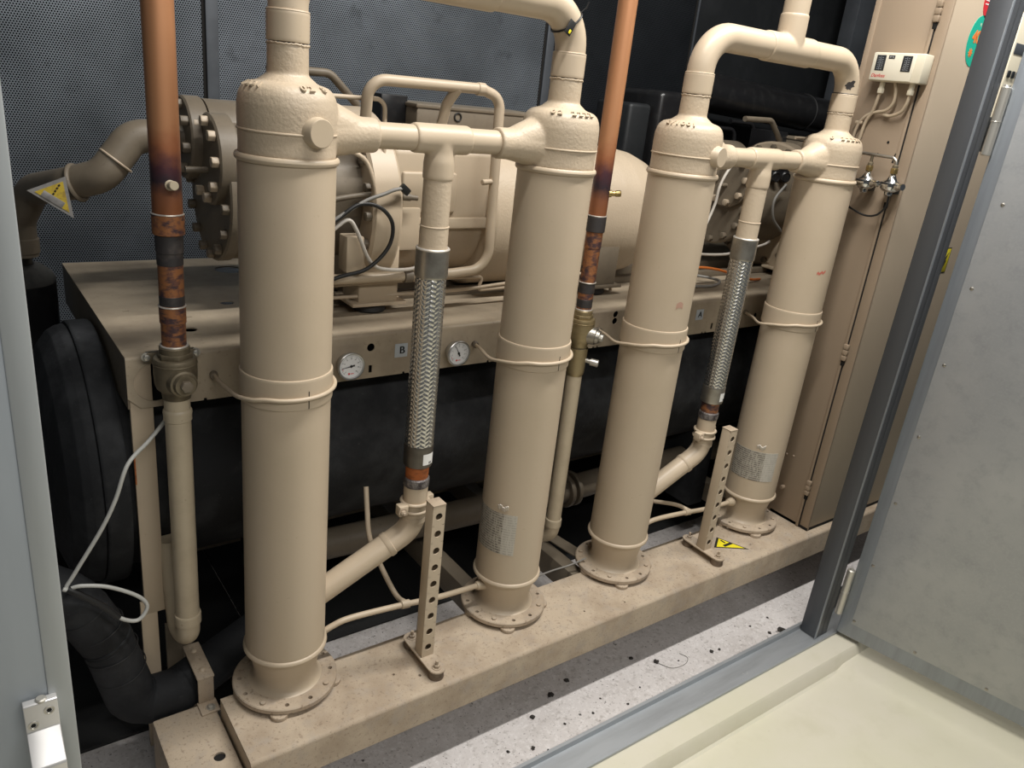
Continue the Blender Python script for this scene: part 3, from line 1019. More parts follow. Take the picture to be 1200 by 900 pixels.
seg2 = [('black_coupling', 1.291, 1.342, .0362, M['darkcu']), ('solder_ring', 1.344, 0, .0345, None), ('scorched_neck', 1.236, 1.292, .0315, M['burnt']),
        ('scorched_pipe', 1.02, 1.24, .0298, M['burnt']), ('solder_ring', 1.118, 0, .031, None), ('black_band', 1.08, 1.117, .0308, M['darkcu']), ('black_tip', 1.03, 1.06, .0305, M['darkcu'])]
liquid_line(1.113, .15, .90, seg2, 1.33, 'copper pipe between the second and third cylinders, with a brassy valve', M['goldpaint'], (.55, -.83, -.05), -.012, (1.345, 1.60),
            (), [(0, 0, .105), (-.03, .09, .085), (-.05, .20, .085)], (1.415, (.85, -.55, .1), M['brass']), (.905, .990))
# capped port on the beige part of the right line
ll2 = [o for o in S.objects if o.name.startswith('copper_pipe') and o.location.x > 1][0]
MB().lathe([(.008, .02), (.008, .05), (.013, .051), (.013, .078), (.011, .08), (0, .08)], (0, 0, .842), V((.62, -.78, -.1)).normalized(), 20).build('port_cap', M['zinc'], ll2)
MB().lathe([(.0285, .778), (.033, .79), (.035, .86), (.036, .883)], n=36).build('tapered_neck', M['goldpaint'], ll2)
# ------------------------------------------------------------------ platform over the black vessel
PX0, PX1, PY0, PY1, PZ = -.330, 4.5, .222, 1.235, .981
pf = thing('machine_platform', 'long beige sheet steel platform behind the cylinders, carrying the compressors and gauges', 'platform', (0, .7, .84))
oz = V((0, .7, .84))
b = MB()
p = [(PY0 - .7, 0), (PY0 - .7, .133)] + [(PY0 - .7 + .008 - .008 * math.cos(t * PI / 10), .133 + .008 * math.sin(t * PI / 10)) for t in range(1, 6)] + [(PY1 - .7, .141), (PY1 - .7, .137), (PY0 - .7 + .006, .137), (PY0 - .7 + .004, .133), (PY0 - .7 + .004, 0)]
b.prism(p, PX1 - PX0, Matrix(((0, 0, 1, PX0), (1, 0, 0, 0), (0, 1, 0, 0), (0, 0, 0, 1))))
top = b.build('deck', M['paint_top'], pf, ang=30)
c = MB()
def hole(x, z, r, sx=1):
    c.cyl((x, -.52, z - .84), (x, -.44, z - .84), r, 24)
def slot(x, z, w, h):
    c.b2((x - w / 2, -.52, z - h / 2 - .84), (x + w / 2, -.44, z + h / 2 - .84))
c.cyl((-.262, -.52, .068), (-.262, -.44, .068), .052, 40)
hole(.344, .938, .0125)
slot(.345, .869, .011, .024)
hole(1.345, .962, .0125)
hole(1.345, .936, .0125)
slot(1.914, .866, .012, .026)
hole(2.197, .89, .012)
for x in (.46, .49, .78, .81, 1.255, 1.275, 1.86, 1.88, -.14, .12):
    slot(x, .842, .008, .008)
for x, y, r in ((.047, .64, .022), (-.010, .655, .0), (-.127, .405, .02), (.18, 1.05, .05), (1.05, .30, .02)):
    if r:
        c.cyl((x, y - .7, .1), (x, y - .7, .18), r, 24)
for x, y in ((-.18, .45), (-.12, .36), (-.1, .52), (-.25, .62)):
    c.b2((x - .009, y - .703, .12), (x + .009, y - .697, .17))
c.add(MB().prism([(-.34, -.01), (-.29, -.01), (-.34, .04)], .1, Matrix(((1, 0, 0, 0), (0, 0, 1, -.52), (0, 1, 0, 0), (0, 0, 0, 1)))).bm)
cut(top, c)
b = MB()
b.b2((PX0, PY0 - .7 + .004, .0), (PX0 + .004, PY1 - .7, .137))
el = b.build('end_plate', M['paint_dim'], pf)
b = MB()
b.b2((-.325, -.4725, -.64), (-.270, -.458, .125), .002)
b.b2((-.336, -.4715, -1.128), (-.292, -.458, -.60), .002)
b.build('front_leg', M['paint'], pf)
for x in (2.6, 4.4):
    MB().b2((x - .03, -.50, -1.14), (x + .03, -.45, 0), .004).build('front_leg', M['paint'], pf)
for x in (-.25, 1.5, 3.2):
    MB().b2((x - .03, .47, -1.128), (x + .03, .52, .0), .004).build('rear_leg', M['paint_dim'], pf)
# rails lying on the deck
for y, h, x0, x1 in ((.56, .028, .22, 4.3), (.68, .04, .22, 4.3)):
    MB().b2((x0, y - .7 - .018, .141), (x1, y - .7 + .018, .141 + h), .004).build('deck_rail', M['paint_dim'], pf)
# rust streak on the front leg
MB().b2((-.3255, -.4735, -.22), (-.3215, -.469, -.13), .001).build('rust_streak', M['rust'], pf)

def gauge(x, z, a, label):
    t = thing('pressure_gauge', label, 'gauge', (x, PY0, z), 'pressure gauges on the beam front')
    d = (0, -1, 0)
    MB().lathe([(0, 0), (.030, 0), (.034, .004), (.0345, .022), (.0415, .024), (.0425, .027), (.0425, .032), (.040, .034), (.0375, .0335), (.0365, .029)], (0, 0, 0), d, 56).build('case', M['galv_steel'], t)
    dl_ = MB().lathe([(.0368, .0285), (0, .0290)], (0, 0, 0), d, 48).build('dial', M['dial'], t)
    b = MB()
    for k in range(41):
        an = math.radians(225 - 270 * k / 40)
        L = .006 if k % 5 == 0 else .003
        w = .0007 if k % 5 == 0 else .0004
        rr = .0325 - L / 2
        b.box((rr * math.cos(an), -.0293, rr * math.sin(an)), (L, .0003, w), 0, Matrix.Rotation(-an, 4, 'Y'))
    b.build('scale_marks', M['ink'], dl_)
    for k in range(9):
        an = math.radians(225 - 270 * k / 8)
        text('numeral', str(k * 5 if x < .5 else k * 3), .005, M['ink'], dl_, (.0235 * math.cos(an), -.0292, .0235 * math.sin(an)), (1, 0, 0), (0, 0, 1), .0001)
    for k in range(6):
        an = math.radians(225 - 270 * (k + (3 if x < .5 else 1)) / 40)
        MB().box((.0275 * math.cos(an), -.0293, .0275 * math.sin(an)), (.001, .0003, .003), 0, Matrix.Rotation(-an, 4, 'Y')).build('red_mark', M['red'], dl_) if k < 3 else None
    MB().cyl((-.006, -.0288, -.0235), (-.006, -.0294, -.0235), .0032, 16).build('red_logo', M['red'], dl_)
    MB().b2((-.001, -.0294, -.0245), (.009, -.0289, -.0225)).build('red_logo', M['red'], dl_)
    an = math.radians(a)
    b = MB()
    b.prism([(-.011, -.0026), (-.004, -.0022), (.004, -.0012), (.031, -.0004), (.031, .0004), (.004, .0012), (-.004, .0022), (-.011, .0026)], .0008,
            Matrix.Translation((0, -.0302, 0)) @ Matrix.Rotation(-an, 4, 'Y') @ Matrix.Rotation(PI / 2, 4, 'X'))
    b.cyl((0, -.0292, 0), (0, -.0318, 0), .0042, 20, .0005)
    b.build('needle', M['ink'], t)
    return t
M['galv_steel'] = mat('gauge_case_steel', (.55, .55, .54), .3, .9)
gauge(.268, .897, 190, 'round pressure gauge by the leftmost cylinder, needle pointing left')
gauge(.641, .896, 117, 'round pressure gauge right of the left braided hose, needle pointing up left')
def letter(ch, x, z, label):
    t = thing('letter_label', label, 'label', (x, PY0, z), 'letter labels on the beam front')
    MB().b2((-.022, -.0012, -.022), (.022, 0, .022), .0004).build('plate', M['label_grey'], t)
    for dx in (-.0008, .0, .0008):
        text('letter', ch, .034, M['ink'], t, (.003 + dx, -.0014, 0), (1, 0, 0), (0, 0, 1), .0003)
letter('B', .447, .918, 'grey label with black letter B, partly behind the left braided hose')
letter('A', 1.822, .923, 'grey label with black letter A, left of the right braided hose')

# black insulated vessel below the platform
ev = thing('insulated_vessel', 'huge black insulated horizontal drum under the beige platform', 'vessel', (0, .606, .558))
b = MB()
b.lathe([(.358, -.36), (.362, 4.2), (.3, 4.3), (0, 4.3)], (0, 0, 0), (1, 0, 0), 72)
b.build('shell_insulation', M['black'], ev)
MB().lathe([(.36, -.335), (.393, -.340), (.396, -.345), (.396, -.398), (.393, -.402), (.36, -.402)], (0, 0, 0), (1, 0, 0), 72).build('insulation_sleeve', M['black'], ev)
MB().lathe([(.384, -.402), (.387, -.406), (.383, -.425), (.37, -.448), (.33, -.478), (.26, -.500), (.17, -.510), (0, -.514)], (0, 0, 0), (1, 0, 0), 72).build('end_cover', M['black'], ev)
for x in (.2, 2.2, 3.6):
    MB().b2((x - .05, -.28, -.858 + .186), (x + .05, .28, -.25), .005).build('saddle', M['black'], ev)
# pipes low behind the base
cp = thing('header_pipe', 'grimy, shade-darkened beige pipe with flanged joint low behind the base, under the drum', 'pipe', (.6, .40, .10))
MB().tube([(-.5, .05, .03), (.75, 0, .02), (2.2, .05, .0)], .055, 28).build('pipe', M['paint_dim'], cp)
for x in (.78, .82):
    MB().lathe([(.05, -.010), (.074, -.010), (.076, -.007), (.076, .007), (.074, .010), (.05, .010)], (x, 0, .02), (1, 0, 0), 40).build('flange', M['paint_dim'], cp)

# ------------------------------------------------------------------ compressors
def compressor(label):
    CY, CZ = .65, 1.30
    t = thing('compressor', label, 'compressor', (0, CY, PZ), 'screw compressors on the platform')
    dz = CZ - PZ
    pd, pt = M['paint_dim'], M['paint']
    def xl(prof, o, m, nm, par=None, n=56):
        return MB().lathe(prof, o, (1, 0, 0), n).build(nm, m, par or t)
    pc = (0, -.03, 1.325 - PZ)
    ep = xl([(0, .0), (.192, 0), (.198, .005), (.198, .034), (.192, .038), (0, .038)], pc, pd, 'end_plate')
    for k in range(14):
        a = 2 * PI * k / 14 + .1
        MB().hexn((0, pc[1] + .175 * math.cos(a), pc[2] + .175 * math.sin(a)), (-1, 0, 0), .0155, .02, .002).build('plate_bolt', pd, ep)
    c2 = (.03, -.10, 1.43 - PZ)
    rc = xl([(0, -.055), (.12, -.055), (.126, -.050), (.126, -.002), (.12, 0)], c2, pd, 'rotor_cover')
    for k in range(9):
        a = 2 * PI * k / 9 + .3
        MB().hexn((-.025, c2[1] + .105 * math.cos(a), c2[2] + .105 * math.sin(a)), (-1, 0, 0), .0155, .02, .002).build('cover_bolt', pt, rc)
    sc_ = (-.055, .05, 1.472 - PZ)
    sf = xl([(.04, 0), (.112, 0), (.117, .005), (.117, .05), (.112, .055), (.04, .055)], sc_, pd, 'suction_flange')
    xl([(.06, .055), (.112, .06), (.112, .22)], sc_, pd, 'suction_neck')
    for k in range(8):
        a = 2 * PI * k / 8 + .2
        MB().hexn((sc_[0], sc_[1] + .095 * math.cos(a), sc_[2] + .095 * math.sin(a)), (-1, 0, 0), .0155, .022, .002).build('flange_bolt', pd, sf)
    MB().cyl((-.02, -.10, 1.40 - PZ), (-.085, -.10, 1.40 - PZ), .009, 16).build('stud', pd, rc)
    xl([(.19, .036), (.20, .05), (.20, .42)], (0, -.02, 1.33 - PZ), pd, 'rotor_housing')
    hf = xl([(.1, .40), (.288, .402), (.298, .41), (.300, .49), (.292, .50), (.27, .505)], (0, 0, dz), pt, 'housing_flange')
    for k in range(20):
        a = 2 * PI * k / 20
        MB().hexn((.402, .272 * math.cos(a), dz + .272 * math.sin(a)), (-1, 0, 0), .015, .018, .002).build('housing_bolt', pd, hf)
    mz = 1.266 - PZ
    xl([(.20, .50), (.20, .865), (.252, .87), (.262, .885), (.262, 1.50), (.258, 1.58), (.246, 1.66), (.222, 1.73), (.185, 1.785), (.13, 1.82), (.06, 1.838), (0, 1.842)], (0, 0, mz), M['paint_rough'], 'motor_housing', n=72)
    # squarish side casting with a raised cover
    MB().b2((.50, -.218, 1.262 - PZ), (.875, .0, 1.50 - PZ), .02, 3).build('side_casting', pt, t)
    MB().b2((.53, -.228, 1.30 - PZ), (.73, -.212, 1.43 - PZ), .008, 3).build('side_cover', pt, t)
    MB().b2((.48, -.226, 1.248 - PZ), (.885, -.1, 1.285 - PZ), .006).build('side_ledge', pt, t)
    for x in (.45, 1.42):
        b = MB()
        b.b2((x - .065, -.245, .030), (x + .075, -.12, .22), .008)
        b.b2((x - .09, -.26, .030), (x + .10, -.1, .042), .003)
        ft = b.build('foot', pt if x < 1 else pd, t)
        MB().lathe([(0, 0), (.05, 0), (.055, .006), (.05, .028), (0, .03)], (x, -.19, 0), n=28).build('rubber_mount', M['rubber'], ft)
    MB().b2((.44, -.235, .2), (.60, -.1, .34), .01).build('foot_web', pt, t)
    tb = MB().b2((.76, .12, 1.50 - PZ), (1.32, .36, 1.610 - PZ), .006).build('terminal_box', pd, t)
    MB().b2((.755, .115, 1.607 - PZ), (1.325, .365, 1.620 - PZ), .003).build('box_lid', pd, tb)
    MB().torus((.93, .118, 1.585 - PZ), .014, .003, (0, 1, 0), 20).build('lifting_eye', M['ink'], tb)
    MB().b2((.66, .2, 1.48 - PZ), (.765, .36, 1.64 - PZ), .004).build('dark_housing', M['black_gloss'], tb)
    # oil line looping in front
    y = .37 - CY
    pts = fillet([(.395, y + .06, 1.52 - PZ), (.375, y, 1.690 - PZ), (.76, y, 1.694 - PZ), (.832, y, 1.672 - PZ), (.846, y, 1.122 - PZ), (.70, y, 1.112 - PZ), (.24, y, 1.112 - PZ)], [.05, .05, .05, .10, .05], 8)
    ol = MB().tube(pts, .0165, 18).build('oil_line', pt, t)
    MB().tube([(.672, y, 1.690 - PZ), (.655, y + .03, 1.64 - PZ), (.645, y + .07, 1.49 - PZ)], .0165, 16).build('oil_branch', pt, ol)
    MB().lathe([(.0165, -.014), (.0195, -.012), (.0195, .012), (.0165, .014)], (.755, y, 1.693 - PZ), (1, 0, 0), 20).build('line_coupling', pt, ol)
    MB().cyl((.839, y, 1.415 - PZ), (.785, y - .01, 1.412 - PZ), .009, 14, .002).build('line_stub', pt, ol)
    MB().lathe([(.0165, -.05), (.022, -.048), (.022, -.02), (.0165, -.018)], (.57, y, 1.112 - PZ), (1, 0, 0), 20).build('line_union', pd, ol)
    MB().tube(fillet([(.22, -.23, 1.632 - PZ), (.455, -.23, 1.636 - PZ), (.47, -.23, 1.06 - PZ)], .03, 8), .0065, 12).build('sensing_tube', pt, t)
    MB().tube(fillet([(.20, .05, 1.685 - PZ), (.40, .05, 1.690 - PZ), (.50, .05, 1.60 - PZ)], .05, 8), .013, 14).build('vent_tube', pd, t)
    MB().tube(spline([(.25, -.27, 1.335 - PZ), (.30, -.27, 1.352 - PZ), (.42, -.27, 1.366 - PZ), (.56, -.27, 1.356 - PZ)], 6), .0085, 12).build('cross_tube', pd, t)
    MB().lathe([(.0085, -.0), (.012, .002), (.012, .03), (.0085, .032)], (.505, -.27, 1.36 - PZ), (1, 0, -.06), 16).build('tube_union', pd, t)
    MB().tube(spline([(.30, -.29, 1.50 - PZ), (.37, -.29, 1.465 - PZ), (.40, -.29, 1.39 - PZ), (.402, -.27, 1.34 - PZ)], 6), .007, 12).build('curved_tube', pt, t)
    jb = MB().b2((.315, -.30, 1.135 - PZ), (.372, -.24, 1.245 - PZ), .005).build('junction_box', pt, t)
    MB().b2((.62, -.26, 1.135 - PZ), (.66, -.22, 1.23 - PZ), .004).build('sensor_block', pt, t)
    return t
cB = compressor('near beige screw compressor on the platform, between the first and third cylinders')
cA = copy_tree(cB)
cA.location.x = 2.26
cA['label'] = 'far beige screw compressor, glimpsed between the two right cylinders'

sp = thing('suction_pipe', 'grimy, darkened beige bent pipe at upper left, with a warning tag, entering the compressor flange', 'pipe', (-.3, .69, 1.1))
y = .0
P = fillet([(.245, y + .01, .372), (.115, y + .01, .368), (.03, y, .258), (-.045, y + .06, .225), (-.115, .32, .165), (-.155, .38, .06), (-.155, .38, -.05)], [.07, .07, .08, .1, .08], 10)
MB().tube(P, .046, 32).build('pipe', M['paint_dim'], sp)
MB().torus((-.030, y + .045, .230), .0475, .007, (1, -.7, .4), 40, 10).build('joint_ring', M['paint_dim'], sp)
MB().torus((.065, y, .300), .0465, .0035, (.6, 0, .75), 40, 8).build('weld_ring', M['paint'], sp)
MB().lathe([(.046, .03), (.05, .032), (.05, .075), (.046, .078)], (-.155, .38, -.07), n=36).build('pipe_socket', M['paint_dim'], sp)
tk = thing('filter_drum', 'black upright drum at far left, below the bent beige pipe', 'drum', (-.475, 1.12, FZ))
MB().lathe([(0, .0), (.105, 0), (.11, .01), (.11, 1.25), (.108, 1.265), (.10, 1.28), (.075, 1.302), (.05, 1.31), (.05, 1.36), (0, 1.36)], n=48).build('drum_body', M['black_gloss'], tk)
MB().lathe([(.109, 1.252), (.1105, 1.266), (.102, 1.284), (.076, 1.306), (.052, 1.314)], n=48).build('dusty_lid', mat('dusty_black', (.07, .068, .062), .7, 0, [(20, (.03, .03, .03), .45, .65, .7)]), tk)

wt = thing('warning_tag', 'faded yellow triangular warning tag hanging on the bent pipe', 'sign', (-.41, .64, 1.31))
tri = [(-.052, .012), (.040, .050), (.052, -.062)]
mx = Matrix(((1, 0, 0, 0), (0, 0, 1, 0), (0, 1, 0, 0), (0, 0, 0, 1)))
b = MB()
g = [b.bm.verts.new((x, -.004 * math.sin(k * 2), z)) for k, (x, z) in enumerate(tri)]
b.prism(tri, .0018, mx)
b.build('tag_plate', M['grey_foil'], wt)
ctr = V((sum(x for x, z in tri) / 3, sum(z for x, z in tri) / 3))
tri2 = [(ctr.x + (x - ctr.x) * .74, ctr.y + (z - ctr.y) * .74) for x, z in tri]
b = MB()
b.prism(tri2, .0012, mx @ Matrix.Translation((0, 0, -.0012)))
b.build('yellow_triangle', M['yellow_old'], wt)
b = MB()
b.box((.006, -.0016, -.010), (.058, .0008, .017), .0003, Matrix.Rotation(.62, 4, 'Y'))
b.build('worn_symbol', M['grey_foil'], wt)
b = MB()
for k in range(4):
    b.box((.020 + .005 * k - .012, -.0016, .004 + .0075 * k), (.006, .0008, .0045), .0003, Matrix.Rotation(-.9, 4, 'Y'))
b.build('black_print', M['ink'], wt)

# fat insulated pipe at lower left
ip = thing('insulated_pipe', 'fat black foam-wrapped pipe bending at lower left corner', 'pipe', (-.36, .16, FZ))
pz = -FZ
path = [(-.26, .06, .72 ), (-.145, .0, .66), (-.075, .0, .50), (-.02, .0, .255), (.10, 0, .258), (.5, .17, .30)]
P = fillet([(x, y, z) for x, y, z in path], [.1, .15, .13, .1], 12)
rr = []
random.seed(11)
for i, p in enumerate(P):
    rr.append(.066 + random.uniform(-.0015, .0015))
MB().tube(P, rr, 36).build('foam_cover', M['black'], ip, ang=60)
for c0, ax in (((-.128, 0, .62), (.4, 0, -1)), ((-.096, 0, .555), (.35, 0, -1)), ((-.066, 0, .47), (.25, 0, -1)), ((-.05, 0, .40), (.25, .1, -1))):
    MB().torus(c0, .0668, .0016, ax, 48, 6).build('tape_seam', M['rubber'], ip)
b = MB()
for k in range(4):
    b.cyl((-.215 + .002 * k, -.062, .700 - .018 * k), (-.213 + .002 * k, -.080, .695 - .018 * k), .006, 10, .001)
b.build('brass_ends', M['brass'], ip)

ck = thing('pipe_bracket', 'beige strap bracket clamping the fat black pipe near the first cylinder', 'bracket', (-.205, .158, FZ + .245))
b = MB()
b.b2((-.022, -.078, .0), (.022, -.070, .094), .003)
b.b2((-.022, .070, -.2), (.022, .078, .094), .003)
b.b2((-.024, -.082, .090), (.024, .082, .098), .003)
b.b2((-.026, -.125, 0), (.026, -.07, .006), .002)
st = b.build('strap', M['paint_dust'], ck)
for yy in (-.045, .045):
    MB().lathe([(0, .006), (.005, .0055), (.009, .002), (.0095, 0)], (0, yy, .098), n=18).build('rivet', M['paint'], st)
MB().bolt((.004, -.105, .006), (0, 0, 1), .009, .006, True).build('strap_bolt', M['zinc'], st)

def cable(nm, label, pts, r, m, loc=(0, 0, 0), n=8, group=None, cat='cable'):
    l = V(loc)
    o = MB().tube(spline([V(p) - l for p in pts], n), r, 10).build(nm, m, None, loc)
    return tag(o, label, cat, group)
wc = cable('white_cable', 'white cable hanging in a loop at lower left, behind the left copper valve', [(-.222, .20, .885), (-.226, .20, .845), (-.248, .195, .812), (-.30, .16, .775), (-.360, .11, .745), (-.395, .10, .66), (-.432, .10, .584), (-.50, .10, .475), (-.522, .095, .44), (-.49, .085, .445), (-.43, .08, .425), (-.365, .08, .375), (-.345, .08, .335), (-.37, .075, .305), (-.41, .075, .325), (-.45, .08, .375), (-.50, .085, .425), (-.53, .09, .445)], .0052, M['cable_w'], (-.2, .2, .9), cat='cable')
MB().tube(spline([V(p) - V((-.2, .2, .9)) for p in [(-.415, .075, .328), (-.45, .08, .375), (-.50, .085, .425), (-.52, .09, .442)]], 6), .0085, 12).build('black_sleeve', M['cable_b'], wc)

cable('black_cable', 'black cable looping in front of the near compressor', [(.20, .33, 1.26), (.265, .33, 1.295), (.338, .33, 1.343), (.407, .33, 1.336), (.452, .33, 1.287), (.442, .33, 1.215), (.373, .33, 1.151), (.277, .33, 1.128), (.2, .36, 1.08), (.16, .40, .99)], .0062, M['cable_b'], (.33, .33, 1.2), cat='cable')
cable('sensor_cable', 'grey and black cable with plug above the black loop, by the near compressor', [(.22, .33, 1.27), (.29, .33, 1.315), (.364, .33, 1.356), (.42, .33, 1.375), (.455, .33, 1.388), (.498, .34, 1.392)], .0055, M['cable_g'], (.36, .33, 1.35), cat='cable')
o_ = [o for o in S.objects if o.name == 'sensor_cable'][0]
MB().box(V((.492, .338, 1.388)) - V((.36, .33, 1.35)), (.034, .016, .022), .003, Matrix.Rotation(.7, 4, 'Y')).build('plug', M['cable_b'], o_)
cable('pale_cable', 'pale cable drooping left of the left braided hose, beneath the black loop', [(.2, .34, 1.22), (.27, .34, 1.272), (.312, .34, 1.297), (.34, .34, 1.266), (.377, .34, 1.188), (.407, .34, 1.155), (.45, .34, 1.143), (.526, .35, 1.138), (.58, .36, 1.145)], .006, M['pvc'], (.37, .34, 1.2), cat='cable')
cable('capillary_tube', 'two thin beige tubes running along the platform behind the left hose', [(.25, .40, 1.085), (.562, .40, 1.088), (.80, .40, 1.087), (.845, .40, 1.08), (.84, .40, 1.045), (.9, .40, 1.04), (1.3, .41, 1.05)], .006, M['paint'], (.6, .4, 1.05), cat='tube')
o_ = [o for o in S.objects if o.name == 'capillary_tube'][0]
MB().tube(spline([V(p) - V((.6, .4, 1.05)) for p in [(.3, .42, 1.04), (.713, .40, 1.043), (.943, .40, 1.056), (1.25, .42, 1.07), (1.48, .43, 1.05), (1.5, .43, .99)]], 6), .006, 10).build('second_tube', M['paint'], o_)
cable('orange_cable', 'orange cable lying on the platform behind the right braided hose', [(1.80, .45, 1.05), (1.98, .42, 1.066), (2.129, .41, 1.05), (2.25, .40, 1.02), (2.36, .40, .998), (2.45, .42, .99)], .006, M['cable_o'], (2.1, .42, 1.03), cat='cable')
for k, (lab, m, pts) in enumerate((
    ('grey cable coiled on the platform, left of the orange cable', M['cable_g'], [(1.76, .40, 1.02), (1.9, .40, .995), (2.06, .38, .99), (2.15, .42, 1.0), (2.05, .5, 1.01), (1.85, .46, 1.03)]),
    ('pale cable crossing high behind the right braided hose', M['pvc'], [(1.70, .42, 1.13), (1.856, .40, 1.135), (2.135, .40, 1.123), (2.4, .42, 1.15), (2.5, .45, 1.16)]),
    ('pale cable hanging by the bolted plate, right of the third cylinder', M['pvc'], [(2.16, .40, 1.56), (2.06, .40, 1.50), (2.01, .40, 1.42), (2.0, .40, 1.34), (1.96, .40, 1.24), (1.9, .4, 1.15)]),
    ('dark grey cable drooping just left of the farthest cylinder', M['cable_g'], [(2.46, .40, 1.43), (2.40, .40, 1.36), (2.42, .40, 1.28), (2.50, .40, 1.22)]))):
    cable('loose_cable', lab, pts, .006, m, pts[0], group='loose cables on the platform')
fc = thing('valve_pair', 'two small black round fittings, left of the farthest cylinder', 'fitting', (2.42, .45, 1.46))
for dx in (0, .07):
    MB().lathe([(0, 0), (.02, 0), (.024, .004), (.024, .03), (.018, .034), (.016, .03), (0, .028)], (dx, 0, 0), (-.4, -.9, 0), 24).build('knob', M['black_gloss'], fc)
MB().b2((-.04, .0, -.02), (.12, .03, .05), .004).build('body', M['black_gloss'], fc)

# dark things at the back right
bp = thing('black_duct', 'black horizontal insulated duct high at the back, behind the right arch', 'duct', (3.5, 1.2, 1.75))
MB().tube([(-.85, 0, .045), (1.2, 0, -.055)], .10, 36).build('duct_body', M['black_gloss'], bp)
MB().torus((.1, 0, 0), .1, .004, (1, 0, -.05), 40).build('duct_seam', M['rubber'], bp)
bx = thing('dark_box', 'dark grey boxes in the shadow left of the third cylinder', 'box', (2.22, 1.22, 1.2))
MB().b2((-.10, -.1, .0), (.05, .15, .50), .02, 3).build('low_box', M['darkwall'], bx)
MB().b2((.06, -.14, .0), (.30, .15, .57), .03, 3).build('tall_box', M['black_gloss'], bx)
MB().b2((-.08, -.1, -.2185), (.28, .005, .01), .01).build('box_stand', M['darkwall'], bx)
for i, (x, z) in enumerate(((2.90, 1.62), (3.05, 1.66))):
    q = thing('black_hose', ['black bent hose behind the cross pipe, left one', 'black bent hose behind the cross pipe, right one'][i], 'hose', (x, 1.1, 1.2), 'black bent hoses behind the cross pipe')
    MB().tube(fillet([(-.2, 0, z - 1.2), (.0, 0, z - 1.2), (.06, 0, -.18)], .05, 8), .012, 12).build('hose', M['black_gloss'], q)
# ------------------------------------------------------------------ electric cabinet at the right
CX, CYF, CYB = 2.315, -.2085, .085
cb = thing('electric_cabinet', 'tall tan steel cabinet at right end of the base, with hinged side panel', 'cabinet', (CX, 0, 0))
b = MB()
b.b2((.012, CYF, .014), (1.5, CYB, 2.5), .004)
b.build('body', M['cab_lit'], cb)
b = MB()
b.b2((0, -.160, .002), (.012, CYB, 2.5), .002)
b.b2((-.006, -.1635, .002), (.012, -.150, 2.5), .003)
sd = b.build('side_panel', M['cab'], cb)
b = MB()
b.b2((-.0025, -.1675, .004), (.0125, -.1635, 2.5))
b.build('panel_gap', M['hole'], cb)
b = MB()
b.b2((.001, CYF - .001, .002), (.013, -.166, 2.5), .003)
b.build('corner_strip', M['cab'], cb)
MB().b2((.0, CYF, .001), (1.5, CYF + .2, .014), .0).build('plinth', M['hole'], cb)
MB().b2((-.0035, CYB - .02, .002), (.0, CYB + .002, 2.5), .001).build('rear_flange', M['cab'], cb)
for z in (2.085, 1.45, .80, .165):
    h = MB()
    for k in range(3):
        h.b2((-.014, -.176, z + k * .024), (.001, -.154, z + k * .024 + .0225), .003)
    hg = h.build('hinge', M['cab'], cb)
    MB().box((-.003, -.164, z - .012), (.008, .014, .022), .001).build('hinge_recess', M['hole'], hg)
for y, z in ((-.045, .145), (-.02, .30), (-.055, .305), (.02, .32)):
    MB().lathe([(0, .004), (.004, .003), (.006, 0)] if z > .2 else [(0, .018), (.009, .018), (.010, .014), (.010, 0)], (0, y, z), (-1, 0, 0), 16).build('screw', M['cab'], cb)
MB().cyl((-.0006, -.105, 1.665), (.001, -.105, 1.665), .005, 16).build('screw_hole', M['hole'], cb)
text('ink_mark', 'B', .05, M['ink'], cb, (-.001, -.150, 1.610), (0, -1, .12), (0, 0, 1), .0003, .15)
text('ink_mark', 'A', .022, M['ink'], cb, (-.001, -.075, 1.615), (0, -1, 0), (0, 0, 1), .0003, .1)

ps = thing('pressure_switch', 'cream control box with two dark windows and red script, on the cabinet side', 'control box', (CX, -.095, 1.875))
# face looks towards -x; local y runs along the cabinet
MB().b2((-.062, -.10, 0), (-.001, .098, .100), .005).build('housing', M['ivory'], ps)
cv = MB().b2((-.066, -.066, .004), (-.060, .096, .098), .002).build('cover', mat('cream_cover', (.76, .71, .58), .4), ps)
for y in (.064, -.038):
    w = MB().b2((-.0672, y - .018, .036), (-.064, y + .018, .090), .001).build('window', M['screen'], cv)
    b = MB()
    for k in range(7):
        b.b2((-.0676, y - .010, .042 + k * .0065), (-.067, y - .003, .0432 + k * .0065))
        b.b2((-.0676, y + .004, .042 + k * .0065), (-.067, y + .011, .0432 + k * .0065))
    b.b2((-.0676, y + .0005, .040), (-.067, y + .0015, .086))
    b.build('scale_print', M['label_grey'], w)
b = MB().b2((-.0668, .012, .078), (-.0655, .036, .090), .0004)
nm = b.build('name_plate', M['screen'], cv)
text('plate_print', 'KP 15', .0065, M['white'], nm, (-.0672, .024, .084), (0, -1, 0), (0, 0, 1), .0002)
text('red_script', 'Danfoss', .017, M['red'], cv, (-.0668, .062, .019), (0, -1, 0), (0, 0, 1), .0003, .25)
for y in (.055, -.062):
    b = MB()
    b.cyl((-.032, y, 0), (-.032, y, -.022), .010, 18)
    b.hexn((-.032, y, -.040), (0, 0, 1), .0135, .018, .002)
    b.build('gland', M['ivory'], ps)
MB().tube(spline([(-.032, .055, -.035), (-.031, .060, -.06), (-.026, .066, -.085), (-.020, .075, -.110), (-.015, .095, -.150), (-.012, .105, -.22)], 6), .0062, 10).build('capillary', M['paint'], ps)
MB().tube(spline([(-.032, .005, 0), (-.030, -.004, -.03), (-.026, -.004, -.07), (-.022, .02, -.098), (-.018, .06, -.108), (-.016, .098, -.125), (-.014, .125, -.165), (-.014, .135, -.24)], 6), .0062, 10).build('supply_cable', M['paint'], ps)
